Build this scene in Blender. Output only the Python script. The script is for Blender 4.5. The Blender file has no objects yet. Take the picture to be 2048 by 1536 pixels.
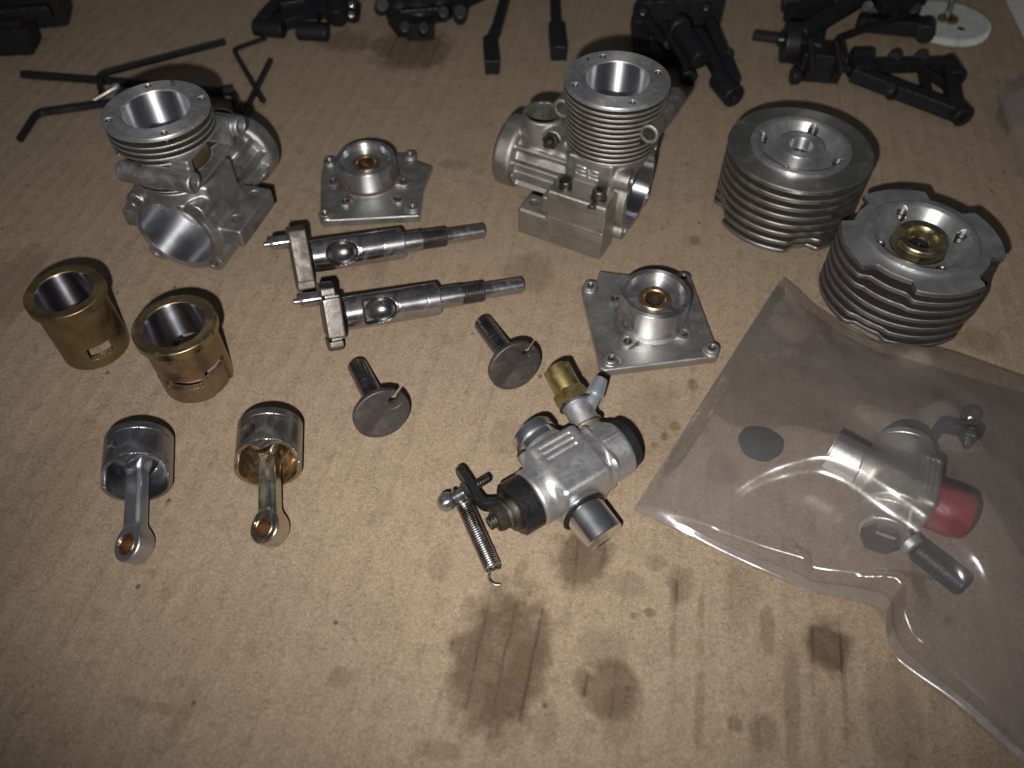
import bpy, bmesh, math, random
import numpy as np
from mathutils import Vector, Matrix
random.seed(7); np.random.seed(7)
MM = 0.001
SC = bpy.context.scene
COL = SC.collection
PI = math.pi

# ------------------------------------------------------------------ camera, room light, flash, exposure
CAM_H = 172.0                                  # lens 172 mm above the cardboard
PITCH = math.radians(51.2)
FPX = 1620.0                                   # focal length in pixels of a 2048 px wide frame
cam = bpy.data.cameras.new('camera'); camo = bpy.data.objects.new('camera', cam); COL.objects.link(camo)
camo.location = (0, 0, CAM_H*MM); camo.rotation_euler = (PI/2 - PITCH, 0, 0)
cam.sensor_width = 36.0; cam.lens = 36.0*FPX/2048.0
cam.clip_start = 0.005; cam.clip_end = 10
cam.dof.use_dof = True; cam.dof.focus_distance = 0.205; cam.dof.aperture_fstop = 14.0
SC.camera = camo
wd = bpy.data.worlds.new('World'); SC.world = wd; wd.use_nodes = True
wn = wd.node_tree; wn.nodes.clear()
_o = wn.nodes.new('ShaderNodeOutputWorld'); _b = wn.nodes.new('ShaderNodeBackground')
_tc = wn.nodes.new('ShaderNodeTexCoord'); _sx = wn.nodes.new('ShaderNodeSeparateXYZ'); _rp = wn.nodes.new('ShaderNodeValToRGB')
wn.links.new(_tc.outputs['Generated'], _sx.inputs[0]); wn.links.new(_sx.outputs['Z'], _rp.inputs[0])
_rp.color_ramp.elements[0].position = 0.0; _rp.color_ramp.elements[0].color = (0.20, 0.20, 0.22, 1)
_rp.color_ramp.elements[1].position = 0.9; _rp.color_ramp.elements[1].color = (0.62, 0.63, 0.68, 1)
wn.links.new(_rp.outputs[0], _b.inputs[0]); _b.inputs[1].default_value = 0.105
wn.links.new(_b.outputs[0], _o.inputs[0])
fl = bpy.data.lights.new('phone_flash', 'SPOT'); flo = bpy.data.objects.new('phone_flash', fl); COL.objects.link(flo)
fl.energy = 2.95; fl.color = (1.0, 0.97, 0.93); fl.shadow_soft_size = 0.0022; fl.spot_size = math.radians(122); fl.spot_blend = 1.0
_R = camo.rotation_euler.to_matrix()
flo.location = Vector(camo.location) + _R @ Vector((-0.012, -0.016, 0.0)); flo.rotation_euler = (PI/2 - PITCH + math.radians(26), 0, math.radians(-5))
SC.view_settings.view_transform = 'Standard'; SC.view_settings.look = 'None'
SC.view_settings.exposure = 0.0; SC.view_settings.gamma = 1.0
SC.render.engine = 'CYCLES'; SC.cycles.use_denoising = True; SC.cycles.max_bounces = 8
SC.cycles.transparent_max_bounces = 16; SC.cycles.sample_clamp_indirect = 4.0; SC.cycles.caustics_reflective = False

def at(u, v, z=0.0):
    """photo pixel (2048 x 1536) -> point of the place (mm) lying at height z"""
    a, b = u - 1024.0, 768.0 - v
    d = Vector((a, math.cos(PITCH)*FPX + math.sin(PITCH)*b, -math.sin(PITCH)*FPX + math.cos(PITCH)*b))
    t = (z - CAM_H)/d.z
    return Vector((d.x*t, d.y*t, z))

# ------------------------------------------------------------------ object helpers
def _reg(o, parent):
    COL.objects.link(o)
    if parent is not None: o.parent = parent
    return o
def tag(o, label=None, cat=None, group=None, kind=None):
    if label: o['label'] = label
    if cat: o['category'] = cat
    if group: o['group'] = group
    if kind: o['kind'] = kind
    return o
def thing(name, label, cat, loc, rz=0.0, group=None, mat=None):
    o = bpy.data.objects.new(name, None); COL.objects.link(o); o.empty_display_size = 0.005
    if mat is not None:
        m = mat.to_4x4(); m.translation = Vector(loc)*MM; o.matrix_world = m
    else:
        o.location = Vector(loc)*MM; o.rotation_euler = (0, 0, rz)
    return tag(o, label, cat, group)
def basis(x, up):
    """rotation with local X along x and local Z as near up as possible"""
    x = Vector(x).normalized(); y = Vector(up).cross(x).normalized(); z = x.cross(y)
    return Matrix((x, y, z)).transposed()
def finish(me, mat, sharp):
    me.materials.append(mat)
    me.polygons.foreach_set('use_smooth', [True]*len(me.polygons))
    if sharp: me.set_sharp_from_angle(angle=math.radians(sharp))
    me.update()
def obj(name, V, F, mat, parent=None, sharp=35, M=None):
    V = np.asarray(V, dtype=float)
    if M is not None:
        A = np.array(M.to_3x3()); T = np.array(M.to_translation()) if len(M) == 4 else np.zeros(3)
        V = V @ A.T + T
    me = bpy.data.meshes.new(name); me.from_pydata((V*MM).tolist(), [], [tuple(f) for f in F]); me.validate()
    finish(me, mat, sharp)
    return _reg(bpy.data.objects.new(name, me), parent)
def share(o, parent, name=None):
    c = bpy.data.objects.new(name or o.name.split('.')[0], o.data); return _reg(c, parent)
class MB:
    """collects shapes into one mesh (mm)"""
    def __init__(s): s.V = []; s.F = []
    def add(s, V, F, M=None):
        n = len(s.V)
        for v in V:
            v = Vector(v)
            if M is not None: v = M @ v
            s.V.append(tuple(v))
        for f in F: s.F.append(tuple(i + n for i in f))
        return s
    def lathe(s, prof, seg=48, M=None, closed=False, a0=0.0):
        V, F = lathe(prof, seg, closed, a0); return s.add(V, F, M)
    def tube(s, pts, r, seg=10, M=None, caps=True): V, F = tube(pts, r, seg, caps); return s.add(V, F, M)
    def box(s, lo, hi, bev=0.0, M=None): V, F = box(lo, hi, bev); return s.add(V, F, M)
    def build(s, name, mat, parent=None, sharp=35): return obj(name, s.V, s.F, mat, parent, sharp)
def T(x, y, z): return Matrix.Translation((x, y, z))
def RX(a): return Matrix.Rotation(a, 4, 'X')
def RY(a): return Matrix.Rotation(a, 4, 'Y')
def RZ(a): return Matrix.Rotation(a, 4, 'Z')
def along(p, d, up=(0, 0, 1)):
    """4x4 that carries local Z onto direction d, origin at p"""
    z = Vector(d).normalized(); up = Vector(up)
    if abs(z.dot(up)) > 0.95: up = Vector((0, 1, 0))
    x = up.cross(z).normalized(); y = z.cross(x)
    m = Matrix((x, y, z)).transposed().to_4x4(); m.translation = Vector(p); return m
def lathe(prof, seg=48, closed=False, a0=0.0):
    """revolve (r, z) about Z; profile given so that the outside is on the left going up reversed by caller; normals recalculated by order"""
    V = []; rows = []
    for r, z in prof:
        if r < 1e-6: rows.append([len(V)]); V.append((0, 0, z))
        else:
            rows.append(list(range(len(V), len(V) + seg)))
            for i in range(seg):
                a = a0 + 2*PI*i/seg; V.append((r*math.cos(a), r*math.sin(a), z))
    F = []; n = len(rows); rng = range(n if closed else n - 1)
    for k in rng:
        A, B = rows[k], rows[(k + 1) % n]
        for i in range(seg):
            j = (i + 1) % seg
            if len(A) == 1 and len(B) == 1: continue
            if len(A) == 1: F.append((A[0], B[j], B[i]))
            elif len(B) == 1: F.append((A[i], A[j], B[0]))
            else: F.append((A[i], A[j], B[j], B[i]))
    return V, F
def rod(r, z0, z1, c=0.2):
    """profile of a solid bar from z0 to z1 with chamfer c"""
    return [(0, z0), (r - c, z0), (r, z0 + c), (r, z1 - c), (r - c, z1), (0, z1)]
def ring(ri, ro, z0, z1, c=0.15):
    return [(ri + c, z0), (ro - c, z0), (ro, z0 + c), (ro, z1 - c), (ro - c, z1), (ri + c, z1), (ri, z1 - c), (ri, z0 + c)]
def thread(r, z0, z1, pitch=0.7, depth=0.32):
    p = [(0, z0), (r - depth, z0)]; n = max(1, int(round((z1 - z0)/pitch))); dz = (z1 - z0)/n
    for i in range(n): p += [(r, z0 + dz*(i + .5)), (r - depth, z0 + dz*(i + 1))]
    return p + [(0, z1)]
def tube(pts, r, seg=10, caps=True):
    pts = [Vector(p) for p in pts]; n = len(pts); V = []; F = []
    t0 = (pts[1] - pts[0]).normalized(); nx = t0.orthogonal().normalized()
    rr = r if hasattr(r, '__len__') else [r]*n
    for i, p in enumerate(pts):
        t = (pts[min(i + 1, n - 1)] - pts[max(i - 1, 0)]).normalized()
        nx = (nx - t*nx.dot(t)).normalized(); ny = t.cross(nx)
        for k in range(seg):
            a = 2*PI*k/seg; V.append(tuple(p + (nx*math.cos(a) + ny*math.sin(a))*rr[i]))
    for i in range(n - 1):
        for k in range(seg):
            j = (k + 1) % seg; F.append((i*seg + k, i*seg + j, (i + 1)*seg + j, (i + 1)*seg + k))
    if caps: F.append(tuple(range(seg - 1, -1, -1))); F.append(tuple(range((n - 1)*seg, n*seg)))
    return V, F
def box(lo, hi, bev=0.0):
    bm = bmesh.new(); bmesh.ops.create_cube(bm, size=1.0)
    for v in bm.verts:
        v.co = Vector([(lo[i] + hi[i])/2 + v.co[i]*(hi[i] - lo[i]) for i in range(3)])
    if bev: bmesh.ops.bevel(bm, geom=bm.edges[:], offset=bev, segments=2, profile=0.5, affect='EDGES')
    V = [tuple(v.co) for v in bm.verts]; bm.verts.index_update(); F = [tuple(v.index for v in f.verts) for f in bm.faces]; bm.free()
    return V, F
def bend(pts, rad=2.0, n=6):
    """round the corners of a polyline"""
    pts = [Vector(p) for p in pts]; out = [pts[0]]
    for i in range(1, len(pts) - 1):
        a, b, c = pts[i-1], pts[i], pts[i+1]; d1 = (a - b).normalized(); d2 = (c - b).normalized()
        k = min(rad, (a-b).length*.45, (c-b).length*.45); p, q = b + d1*k, b + d2*k
        for j in range(n + 1):
            t = j/n; out.append(p*(1-t)**2 + b*2*t*(1-t) + q*t*t)
    return out + [pts[-1]]

# ------------------------------------------------------------------ distance fields: castings with fillets
def smin(a, b, k):
    h = np.clip(.5 + .5*(b - a)/k, 0, 1); return b*(1-h) + a*h - k*h*(1-h)
def smax(a, b, k): return -smin(-a, -b, k)
def cut(a, b, k=0.0): return np.maximum(a, -b) if k <= 0 else smax(a, -b, k)
def _cyl(u, v, w, r, w0, w1, rd):
    q = np.sqrt(u*u + v*v) - r + rd; e = np.abs(w - (w0 + w1)/2) - (w1 - w0)/2 + rd
    return np.minimum(np.maximum(q, e), 0) + np.sqrt(np.maximum(q, 0)**2 + np.maximum(e, 0)**2) - rd
def cz(X, Y, Z, x, y, r, z0, z1, rd=.3): return _cyl(X - x, Y - y, Z, r, z0, z1, rd)
def cx(X, Y, Z, y, z, r, x0, x1, rd=.3): return _cyl(Y - y, Z - z, X, r, x0, x1, rd)
def cy(X, Y, Z, x, z, r, y0, y1, rd=.3): return _cyl(X - x, Z - z, Y, r, y0, y1, rd)
def bx(X, Y, Z, x0, x1, y0, y1, z0, z1, rd=.5):
    q = [np.abs(W - (a + b)/2) - (b - a)/2 + rd for W, a, b in ((X, x0, x1), (Y, y0, y1), (Z, z0, z1))]
    return np.minimum(np.maximum(np.maximum(q[0], q[1]), q[2]), 0) + np.sqrt(np.maximum(q[0], 0)**2 + np.maximum(q[1], 0)**2 + np.maximum(q[2], 0)**2) - rd
def cap(X, Y, Z, a, b, r, r2=None):
    ba = [b[i] - a[i] for i in range(3)]; L = sum(c*c for c in ba) + 1e-9
    h = np.clip(((X-a[0])*ba[0] + (Y-a[1])*ba[1] + (Z-a[2])*ba[2])/L, 0, 1)
    rr = r if r2 is None else r + (r2 - r)*h
    return np.sqrt((X-a[0]-ba[0]*h)**2 + (Y-a[1]-ba[1]*h)**2 + (Z-a[2]-ba[2]*h)**2) - rr
def oriented(X, Y, Z, p, d):
    """coordinates (U, V, W) about p with W along d"""
    m = along((0, 0, 0), d).to_3x3(); c = m.col
    x, y, z = X - p[0], Y - p[1], Z - p[2]
    return [x*c[k][0] + y*c[k][1] + z*c[k][2] for k in range(3)]
def co(X, Y, Z, p, d, r, w0, w1, rd=.3):
    U, V, W = oriented(X, Y, Z, p, d); return _cyl(U, V, W, r, w0, w1, rd)
def poly2(X, Y, P):
    """signed distance to a polygon"""
    d = None; n = len(P); s = 1.0
    for i in range(n):
        a, b = P[i], P[i-1]; ex, ey = b[0]-a[0], b[1]-a[1]; wx, wy = X - a[0], Y - a[1]
        t = np.clip((wx*ex + wy*ey)/(ex*ex + ey*ey), 0, 1); q = (wx - ex*t)**2 + (wy - ey*t)**2
        d = q if d is None else np.minimum(d, q)
        c1 = Y >= a[1]; c2 = Y < b[1]; c3 = ex*wy > ey*wx
        s = s*np.where((c1 & c2 & c3) | (~c1 & ~c2 & ~c3), -1.0, 1.0)
    return s*np.sqrt(d)
def prism(X, Y, Z, P, z0, z1, rd=.4):
    q = poly2(X, Y, P) + rd; e = np.abs(Z - (z0 + z1)/2) - (z1 - z0)/2 + rd
    return np.minimum(np.maximum(q, e), 0) + np.sqrt(np.maximum(q, 0)**2 + np.maximum(e, 0)**2) - rd
def nets(fn, lo, hi, h):
    """surface nets of fn = 0"""
    ax = [np.arange(lo[i] - 2*h, hi[i] + 2.5*h, h) for i in range(3)]
    S = tuple(len(a) for a in ax)
    V = np.broadcast_to(fn(ax[0][:, None, None], ax[1][None, :, None], ax[2][None, None, :]), S).astype(np.float32)
    s = V < 0
    cnt = np.zeros(tuple(n-1 for n in S), np.int8)
    for i in (0, 1):
        for j in (0, 1):
            for k in (0, 1): cnt += s[i:S[0]-1+i, j:S[1]-1+j, k:S[2]-1+k]
    act = (cnt > 0) & (cnt < 8); idx = np.argwhere(act); N = len(idx)
    imap = np.full(act.shape, -1, np.int64); imap[act] = np.arange(N)
    I, J, K = idx.T; acc = np.zeros((N, 3)); w = np.zeros(N)
    C = [(i, j, k) for i in (0, 1) for j in (0, 1) for k in (0, 1)]
    cv = {c: V[I+c[0], J+c[1], K+c[2]] for c in C}
    for a in C:
        for d in range(3):
            if a[d]: continue
            b = list(a); b[d] = 1; b = tuple(b); va, vb = cv[a], cv[b]; m = (va < 0) != (vb < 0)
            t = np.where(m, va/np.where(m, va - vb, 1), 0)
            for q in range(3): acc[:, q] += np.where(m, a[q] + (t if q == d else 0), 0)
            w += m
    P = idx + acc/w[:, None]
    P = P*h + np.array([a[0] for a in ax])
    e = h*.25; B = P.copy()
    for _ in range(3):
        f0 = fn(P[:, 0], P[:, 1], P[:, 2]); g = np.zeros_like(P)
        for q in range(3):
            D = P.copy(); D[:, q] += e; g[:, q] = (fn(D[:, 0], D[:, 1], D[:, 2]) - f0)/e
        L = np.maximum((g*g).sum(1), .25); P = P - g*(np.clip(f0, -h, h)/L)[:, None]
        P = B + np.clip(P - B, -.7*h, .7*h)
    F = []
    for d in range(3):
        o1, o2 = (d + 1) % 3, (d + 2) % 3
        sl = [slice(None)]*3; sl[d] = slice(0, S[d]-1); sl[o1] = slice(1, S[o1]-1); sl[o2] = slice(1, S[o2]-1)
        sh = list(sl); sh[d] = slice(1, S[d])
        A, Bq = s[tuple(sl)], s[tuple(sh)]; E = np.argwhere(A != Bq)
        if not len(E): continue
        flip = ~A[tuple(E.T)]
        E = E.copy(); E[:, o1] += 1; E[:, o2] += 1
        def cell(u, v):
            c = E.copy(); c[:, o1] += u; c[:, o2] += v; return imap[tuple(c.T)]
        q = np.stack([cell(-1, -1), cell(0, -1), cell(0, 0), cell(-1, 0)], 1)
        q[flip] = q[flip][:, ::-1]; F.append(q)
    return P, np.concatenate(F)
def cast(name, fn, lo, hi, h, mat, parent=None, sharp=40):
    P, F = nets(fn, lo, hi, h)
    me = bpy.data.meshes.new(name); me.vertices.add(len(P)); me.vertices.foreach_set('co', (P*MM).astype(np.float32).ravel())
    me.loops.add(F.size); me.loops.foreach_set('vertex_index', F.astype(np.int32).ravel())
    me.polygons.add(len(F)); me.polygons.foreach_set('loop_start', np.arange(0, F.size, 4, dtype=np.int32))
    me.update(calc_edges=True); me.validate(); finish(me, mat, sharp)
    return _reg(bpy.data.objects.new(name, me), parent)

# ------------------------------------------------------------------ materials
class NT:
    def __init__(s, name):
        s.m = bpy.data.materials.new(name); s.m.use_nodes = True; s.t = s.m.node_tree; s.t.nodes.clear()
        s.out = s.n('ShaderNodeOutputMaterial')
    def n(s, typ, **kw):
        nd = s.t.nodes.new(typ)
        for k, v in kw.items(): setattr(nd, k, v)
        return nd
    def put(s, sock, v):
        if v is None: return
        if isinstance(v, (int, float)): sock.default_value = v
        elif isinstance(v, (tuple, list)): sock.default_value = tuple(v) + ((1,) if len(v) == 3 and sock.type == 'RGBA' else ())
        else: s.t.links.new(v, sock)
    def coord(s, which='Object', scale=1000.0):
        c = s.n('ShaderNodeTexCoord'); m = s.n('ShaderNodeMapping'); s.put(m.inputs['Vector'], c.outputs[which])
        m.inputs['Scale'].default_value = (scale,)*3 if not hasattr(scale, '__len__') else scale
        return m.outputs[0]
    def noise(s, co, scale, detail=4, rough=.55, dist=0.0):
        q = s.n('ShaderNodeTexNoise'); s.put(q.inputs['Vector'], co); q.inputs['Scale'].default_value = scale
        q.inputs['Detail'].default_value = detail; q.inputs['Roughness'].default_value = rough; q.inputs['Distortion'].default_value = dist
        return q.outputs['Fac']
    def voro(s, co, scale, feature='F1', out='Distance', rnd=1.0):
        q = s.n('ShaderNodeTexVoronoi', feature=feature); s.put(q.inputs['Vector'], co); q.inputs['Scale'].default_value = scale
        q.inputs['Randomness'].default_value = rnd
        return q.outputs[out]
    def remap(s, v, a, b, c=0.0, d=1.0, smooth=True):
        q = s.n('ShaderNodeMapRange'); q.interpolation_type = 'SMOOTHSTEP' if smooth else 'LINEAR'
        for i, x in enumerate((v, a, b, c, d)): s.put(q.inputs[i], x)
        return q.outputs[0]
    def math(s, op, a, b=None, c=None, clamp=False):
        q = s.n('ShaderNodeMath', operation=op, use_clamp=clamp)
        for i, x in enumerate((a, b, c)): s.put(q.inputs[i], x)
        return q.outputs[0]
    def mix(s, f, a, b, mode='MIX'):
        q = s.n('ShaderNodeMix', data_type='RGBA', blend_type=mode)
        for k, v in (('A', a), ('B', b)):
            for i in q.inputs:
                if i.name == k and i.type == 'RGBA': s.put(i, v)
        for i in q.inputs:
            if i.name == 'Factor' and i.type == 'VALUE': s.put(i, f)
        return [o for o in q.outputs if o.type == 'RGBA'][0]
    def bump(s, h, strength, dist, normal=None):
        q = s.n('ShaderNodeBump'); q.inputs['Strength'].default_value = strength; q.inputs['Distance'].default_value = dist
        s.put(q.inputs['Height'], h); s.put(q.inputs['Normal'], normal); return q.outputs[0]
    def pbsdf(s, **kw):
        q = s.n('ShaderNodeBsdfPrincipled')
        for k, v in kw.items(): s.put(q.inputs[k], v)
        return q
    def done(s, sh): s.t.links.new(sh, s.out.inputs['Surface']); return s.m
def metal(name, col, rough=.35, metallic=1.0, grain=2.0, bump=0.0, bscale=3.0, grime=None, gamt=.5, gscale=.12, rvar=.12, line=None, aniso=0.0, tan='Z', cvar=.12):
    t = NT(name); c = t.coord()
    n1 = t.noise(c, gscale, 5, .6, .4); n2 = t.noise(c, grain, 3, .6)
    base = t.mix(t.remap(n2, .3, .7, 0, 1), tuple(x*(1-cvar) for x in col), tuple(min(1, x*(1+cvar)) for x in col))
    r = t.remap(n1, .3, .7, max(.03, rough - rvar), rough + rvar)
    met = metallic
    if grime:
        n3 = t.noise(c, gscale*2.2, 6, .68, .7); g = t.math('MULTIPLY', t.remap(n3, .42, .80), gamt)
        base = t.mix(g, base, grime); r = t.math('ADD', r, t.math('MULTIPLY', g, .18))
        met = t.math('SUBTRACT', metallic, t.math('MULTIPLY', g, metallic*.55))
    nrm = None; hsum = None
    if bump: nrm = t.bump(t.noise(c, bscale, 3, .65), bump, .0002)
    if line:                                         # turning or brushing marks round the given axis
        sx = t.n('ShaderNodeSeparateXYZ'); t.put(sx.inputs[0], c)
        if line in 'XYZ': co = sx.outputs[line]
        else:
            a = sx.outputs['X']; b = sx.outputs['Y']
            co = t.math('SQRT', t.math('ADD', t.math('MULTIPLY', a, a), t.math('MULTIPLY', b, b)))
        cb = t.n('ShaderNodeCombineXYZ'); t.put(cb.inputs[0], t.math('MULTIPLY', co, 9.0))
        ln = t.noise(cb.outputs[0], 1.0, 4, .7); nrm = t.bump(ln, .25, .00012, nrm)
        r = t.math('ADD', r, t.math('MULTIPLY', t.math('SUBTRACT', ln, .5), .15))
    # fine scratches
    kw = dict(zip(('Base Color', 'Roughness', 'Metallic', 'Normal'), (base, r, met, nrm)))
    p = t.pbsdf(**{k: v for k, v in kw.items() if v is not None})
    if aniso:
        p.inputs['Anisotropic'].default_value = aniso
        p.inputs['Anisotropic Rotation'].default_value = 0.25
        tg = t.n('ShaderNodeTangent', direction_type='RADIAL', axis=tan); t.put(p.inputs['Tangent'], tg.outputs[0])
    return t.done(p.outputs[0])
def plain(name, col, rough=.5, bump=.15, bscale=1.2, cvar=.25, spec=.5, coat=0.0):
    t = NT(name); c = t.coord(); n = t.noise(c, .35, 5, .65); n2 = t.noise(c, bscale, 4, .6)
    base = t.mix(t.remap(n, .3, .7), tuple(x*(1-cvar) for x in col), tuple(min(1, x*(1+cvar)) for x in col))
    p = t.pbsdf(**{'Base Color': base, 'Roughness': t.remap(n2, .3, .7, rough-.1, rough+.12), 'Specular IOR Level': spec,
                   'Normal': t.bump(n2, bump, .0003), 'Coat Weight': coat})
    return t.done(p.outputs[0])
M = {}
OIL = (.09, .055, .025)
M['cast_warm'] = metal('cast_warm', (.36, .345, .322), .44, .92, 5, .5, 5.5, grime=(.17, .135, .10), gamt=.6, gscale=.11)
M['cast_cool'] = metal('cast_cool', (.39, .392, .398), .41, .93, 5, .4, 5.5, grime=(.17, .13, .085), gamt=.6, gscale=.12)
M['cast_fin'] = metal('cast_fin', (.43, .41, .385), .40, .93, 5, .4, 5.5, grime=(.15, .11, .075), gamt=.7, gscale=.16)
M['cast_plate'] = metal('cast_plate', (.36, .362, .352), .41, .92, 4, .3, 5, grime=(.2, .17, .12), gamt=.45, gscale=.15)
M['carb_cast'] = metal('carb_cast', (.57, .575, .59), .38, .90, 5, .35, 6, grime=(.26, .20, .15), gamt=.4, gscale=.3, rvar=.05)
M['carb_old'] = metal('carb_old', (.48, .46, .42), .45, .85, 5, .35, 6, grime=(.16, .12, .07), gamt=.4, gscale=.2)
M['machined'] = metal('machined', (.70, .705, .715), .44, .95, 3, 0, 3, grime=(.38, .35, .29), gamt=.35, gscale=.14, rvar=.06, aniso=.6, tan='Z')
M['turned'] = metal('turned', (.66, .66, .68), .36, 1, 3, 0, 3, grime=(.42, .36, .27), gamt=.35, gscale=.12, rvar=.05, aniso=.85, tan='Z')
M['bore'] = metal('bore', (.72, .73, .77), .40, 1, 3, 0, 3, rvar=.05, aniso=.93, tan='Z')
M['bore_x'] = metal('bore_x', (.56, .57, .61), .36, 1, 3, 0, 3, rvar=.05, aniso=.93, tan='X')
M['port_brown'] = metal('port_brown', (.20, .15, .07), .38, .8, 4, .2, 4)
M['chrome_dark'] = metal('chrome_dark', (.42, .42, .48), .30, 1, 3, 0, 3, rvar=.04, aniso=.95, tan='Z')
M['steel'] = metal('steel', (.47, .465, .475), .24, 1, 3, 0, 3, grime=(.20, .15, .13), gamt=.5, gscale=.10, rvar=.06, aniso=.6, tan='X')
M['steel_worn'] = metal('steel_worn', (.17, .16, .15), .46, 1, 4, .25, 2.0, grime=(.15, .09, .06), gamt=.7, gscale=.2)
M['steel_web'] = metal('steel_web', (.15, .135, .125), .55, .9, 4, .35, 2.0, grime=(.10, .07, .05), gamt=.7, gscale=.25)
M['steel_dark'] = metal('steel_dark', (.19, .185, .19), .26, 1, 3, 0, 3, grime=(.10, .085, .075), gamt=.3, gscale=.15, rvar=.05)
M['face_dark'] = metal('face_dark', (.105, .098, .098), .52, .8, 6, .2, 4, grime=(.20, .155, .13), gamt=.5, gscale=.12)
M['screw'] = metal('screw', (.15, .135, .12), .40, 1, 4, .2, 3, grime=(.1, .07, .04), gamt=.4)
M['thread'] = metal('thread', (.13, .12, .12), .42, .9, 4, .2, 3)
M['black_oxide'] = metal('black_oxide', (.020, .020, .022), .30, .35, 4, .2, 3)
M['piston_skirt'] = metal('piston_skirt', (.36, .365, .39), .34, 1, 4, 0, 3, grime=(.26, .24, .22), gamt=.3, gscale=.12, rvar=.05)
M['piston_oily'] = metal('piston_oily', (.40, .385, .36), .34, 1, 4, 0, 3, grime=(.27, .23, .17), gamt=.35, gscale=.12, rvar=.05)
M['rod'] = metal('rod', (.56, .57, .61), .42, 1, 4, .08, 3, rvar=.05)
M['rod_oily'] = metal('rod_oily', (.58, .54, .46), .22, 1, 4, .12, 3, grime=(.36, .27, .16), gamt=.35, gscale=.12, rvar=.05)
M['amber'] = metal('amber', (.50, .36, .20), .22, .95, 4, .1, 3, grime=(.16, .08, .03), gamt=.6, gscale=.3)
M['brass_old'] = metal('brass_old', (.25, .185, .09), .42, .95, 4, .12, 4, grime=(.10, .068, .035), gamt=1.0, gscale=.06)
M['brass_pink'] = metal('brass_pink', (.29, .205, .12), .38, .95, 4, .10, 4, grime=(.18, .105, .09), gamt=1.0, gscale=.055)
M['brass_rim'] = metal('brass_rim', (.38, .31, .18), .34, 1, 4, .1, 4, grime=(.2, .13, .06), gamt=.5, gscale=.15)
M['brass'] = metal('brass', (.52, .41, .17), .36, 1, 4, .10, 4, grime=(.30, .22, .08), gamt=.35, gscale=.2, rvar=.05)
M['bronze'] = metal('bronze', (.42, .27, .15), .34, 1, 5, .2, 5, grime=(.2, .12, .06), gamt=.5, gscale=.3)
M['chrome'] = metal('chrome', (.80, .81, .83), .24, 1, 3, 0, 3, rvar=.04, cvar=.03)
M['spring'] = metal('spring', (.42, .41, .40), .25, 1, 4, 0, 3)
M['alloy_nipple'] = metal('alloy_nipple', (.55, .60, .66), .42, .8, 4, .2, 4)
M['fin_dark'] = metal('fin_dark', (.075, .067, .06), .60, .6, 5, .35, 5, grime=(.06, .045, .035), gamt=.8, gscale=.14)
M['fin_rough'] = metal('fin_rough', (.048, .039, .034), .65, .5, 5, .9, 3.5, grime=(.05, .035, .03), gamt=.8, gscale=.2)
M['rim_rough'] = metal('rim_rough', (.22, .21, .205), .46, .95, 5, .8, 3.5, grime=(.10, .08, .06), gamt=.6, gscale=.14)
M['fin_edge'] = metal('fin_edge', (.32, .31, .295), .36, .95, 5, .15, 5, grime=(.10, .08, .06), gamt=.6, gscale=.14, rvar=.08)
M['head_plate'] = metal('head_plate', (.36, .36, .34), .42, .95, 4, .1, 4, grime=(.26, .24, .19), gamt=.4, gscale=.06, rvar=.05, aniso=.6, tan='Z')
M['head_cast'] = metal('head_cast', (.36, .36, .37), .50, .85, 5, .8, 4.5, grime=(.14, .12, .10), gamt=.5, gscale=.12)
M['insert'] = metal('insert', (.60, .61, .62), .44, .92, 4, .06, 4, grime=(.40, .39, .34), gamt=.35, gscale=.12, rvar=.05, aniso=.7, tan='Z')
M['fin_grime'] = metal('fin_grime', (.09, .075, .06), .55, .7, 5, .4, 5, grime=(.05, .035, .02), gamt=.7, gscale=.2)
M['sealant'] = metal('sealant', (.10, .06, .045), .5, .3, 4, .3, 3)
M['black_plastic'] = plain('black_plastic', (.011, .011, .013), .46, .25, 1.5, spec=.32)
M['black_rubber'] = plain('black_rubber', (.010, .010, .011), .33, .2, 1.5)
M['felt'] = plain('felt', (.013, .012, .014), .85, .8, 3.0)
M['red_rubber'] = plain('red_rubber', (.19, .008, .018), .42, .15, 1.0, .15)
M['gear_white'] = plain('gear_white', (.50, .52, .50), .45, .15, 1.0, .15)
M['paper'] = plain('paper', (.60, .58, .54), .8, .2, .5, .06)
M['deep'] = plain('deep', (.010, .009, .008), .6, .1)
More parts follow.
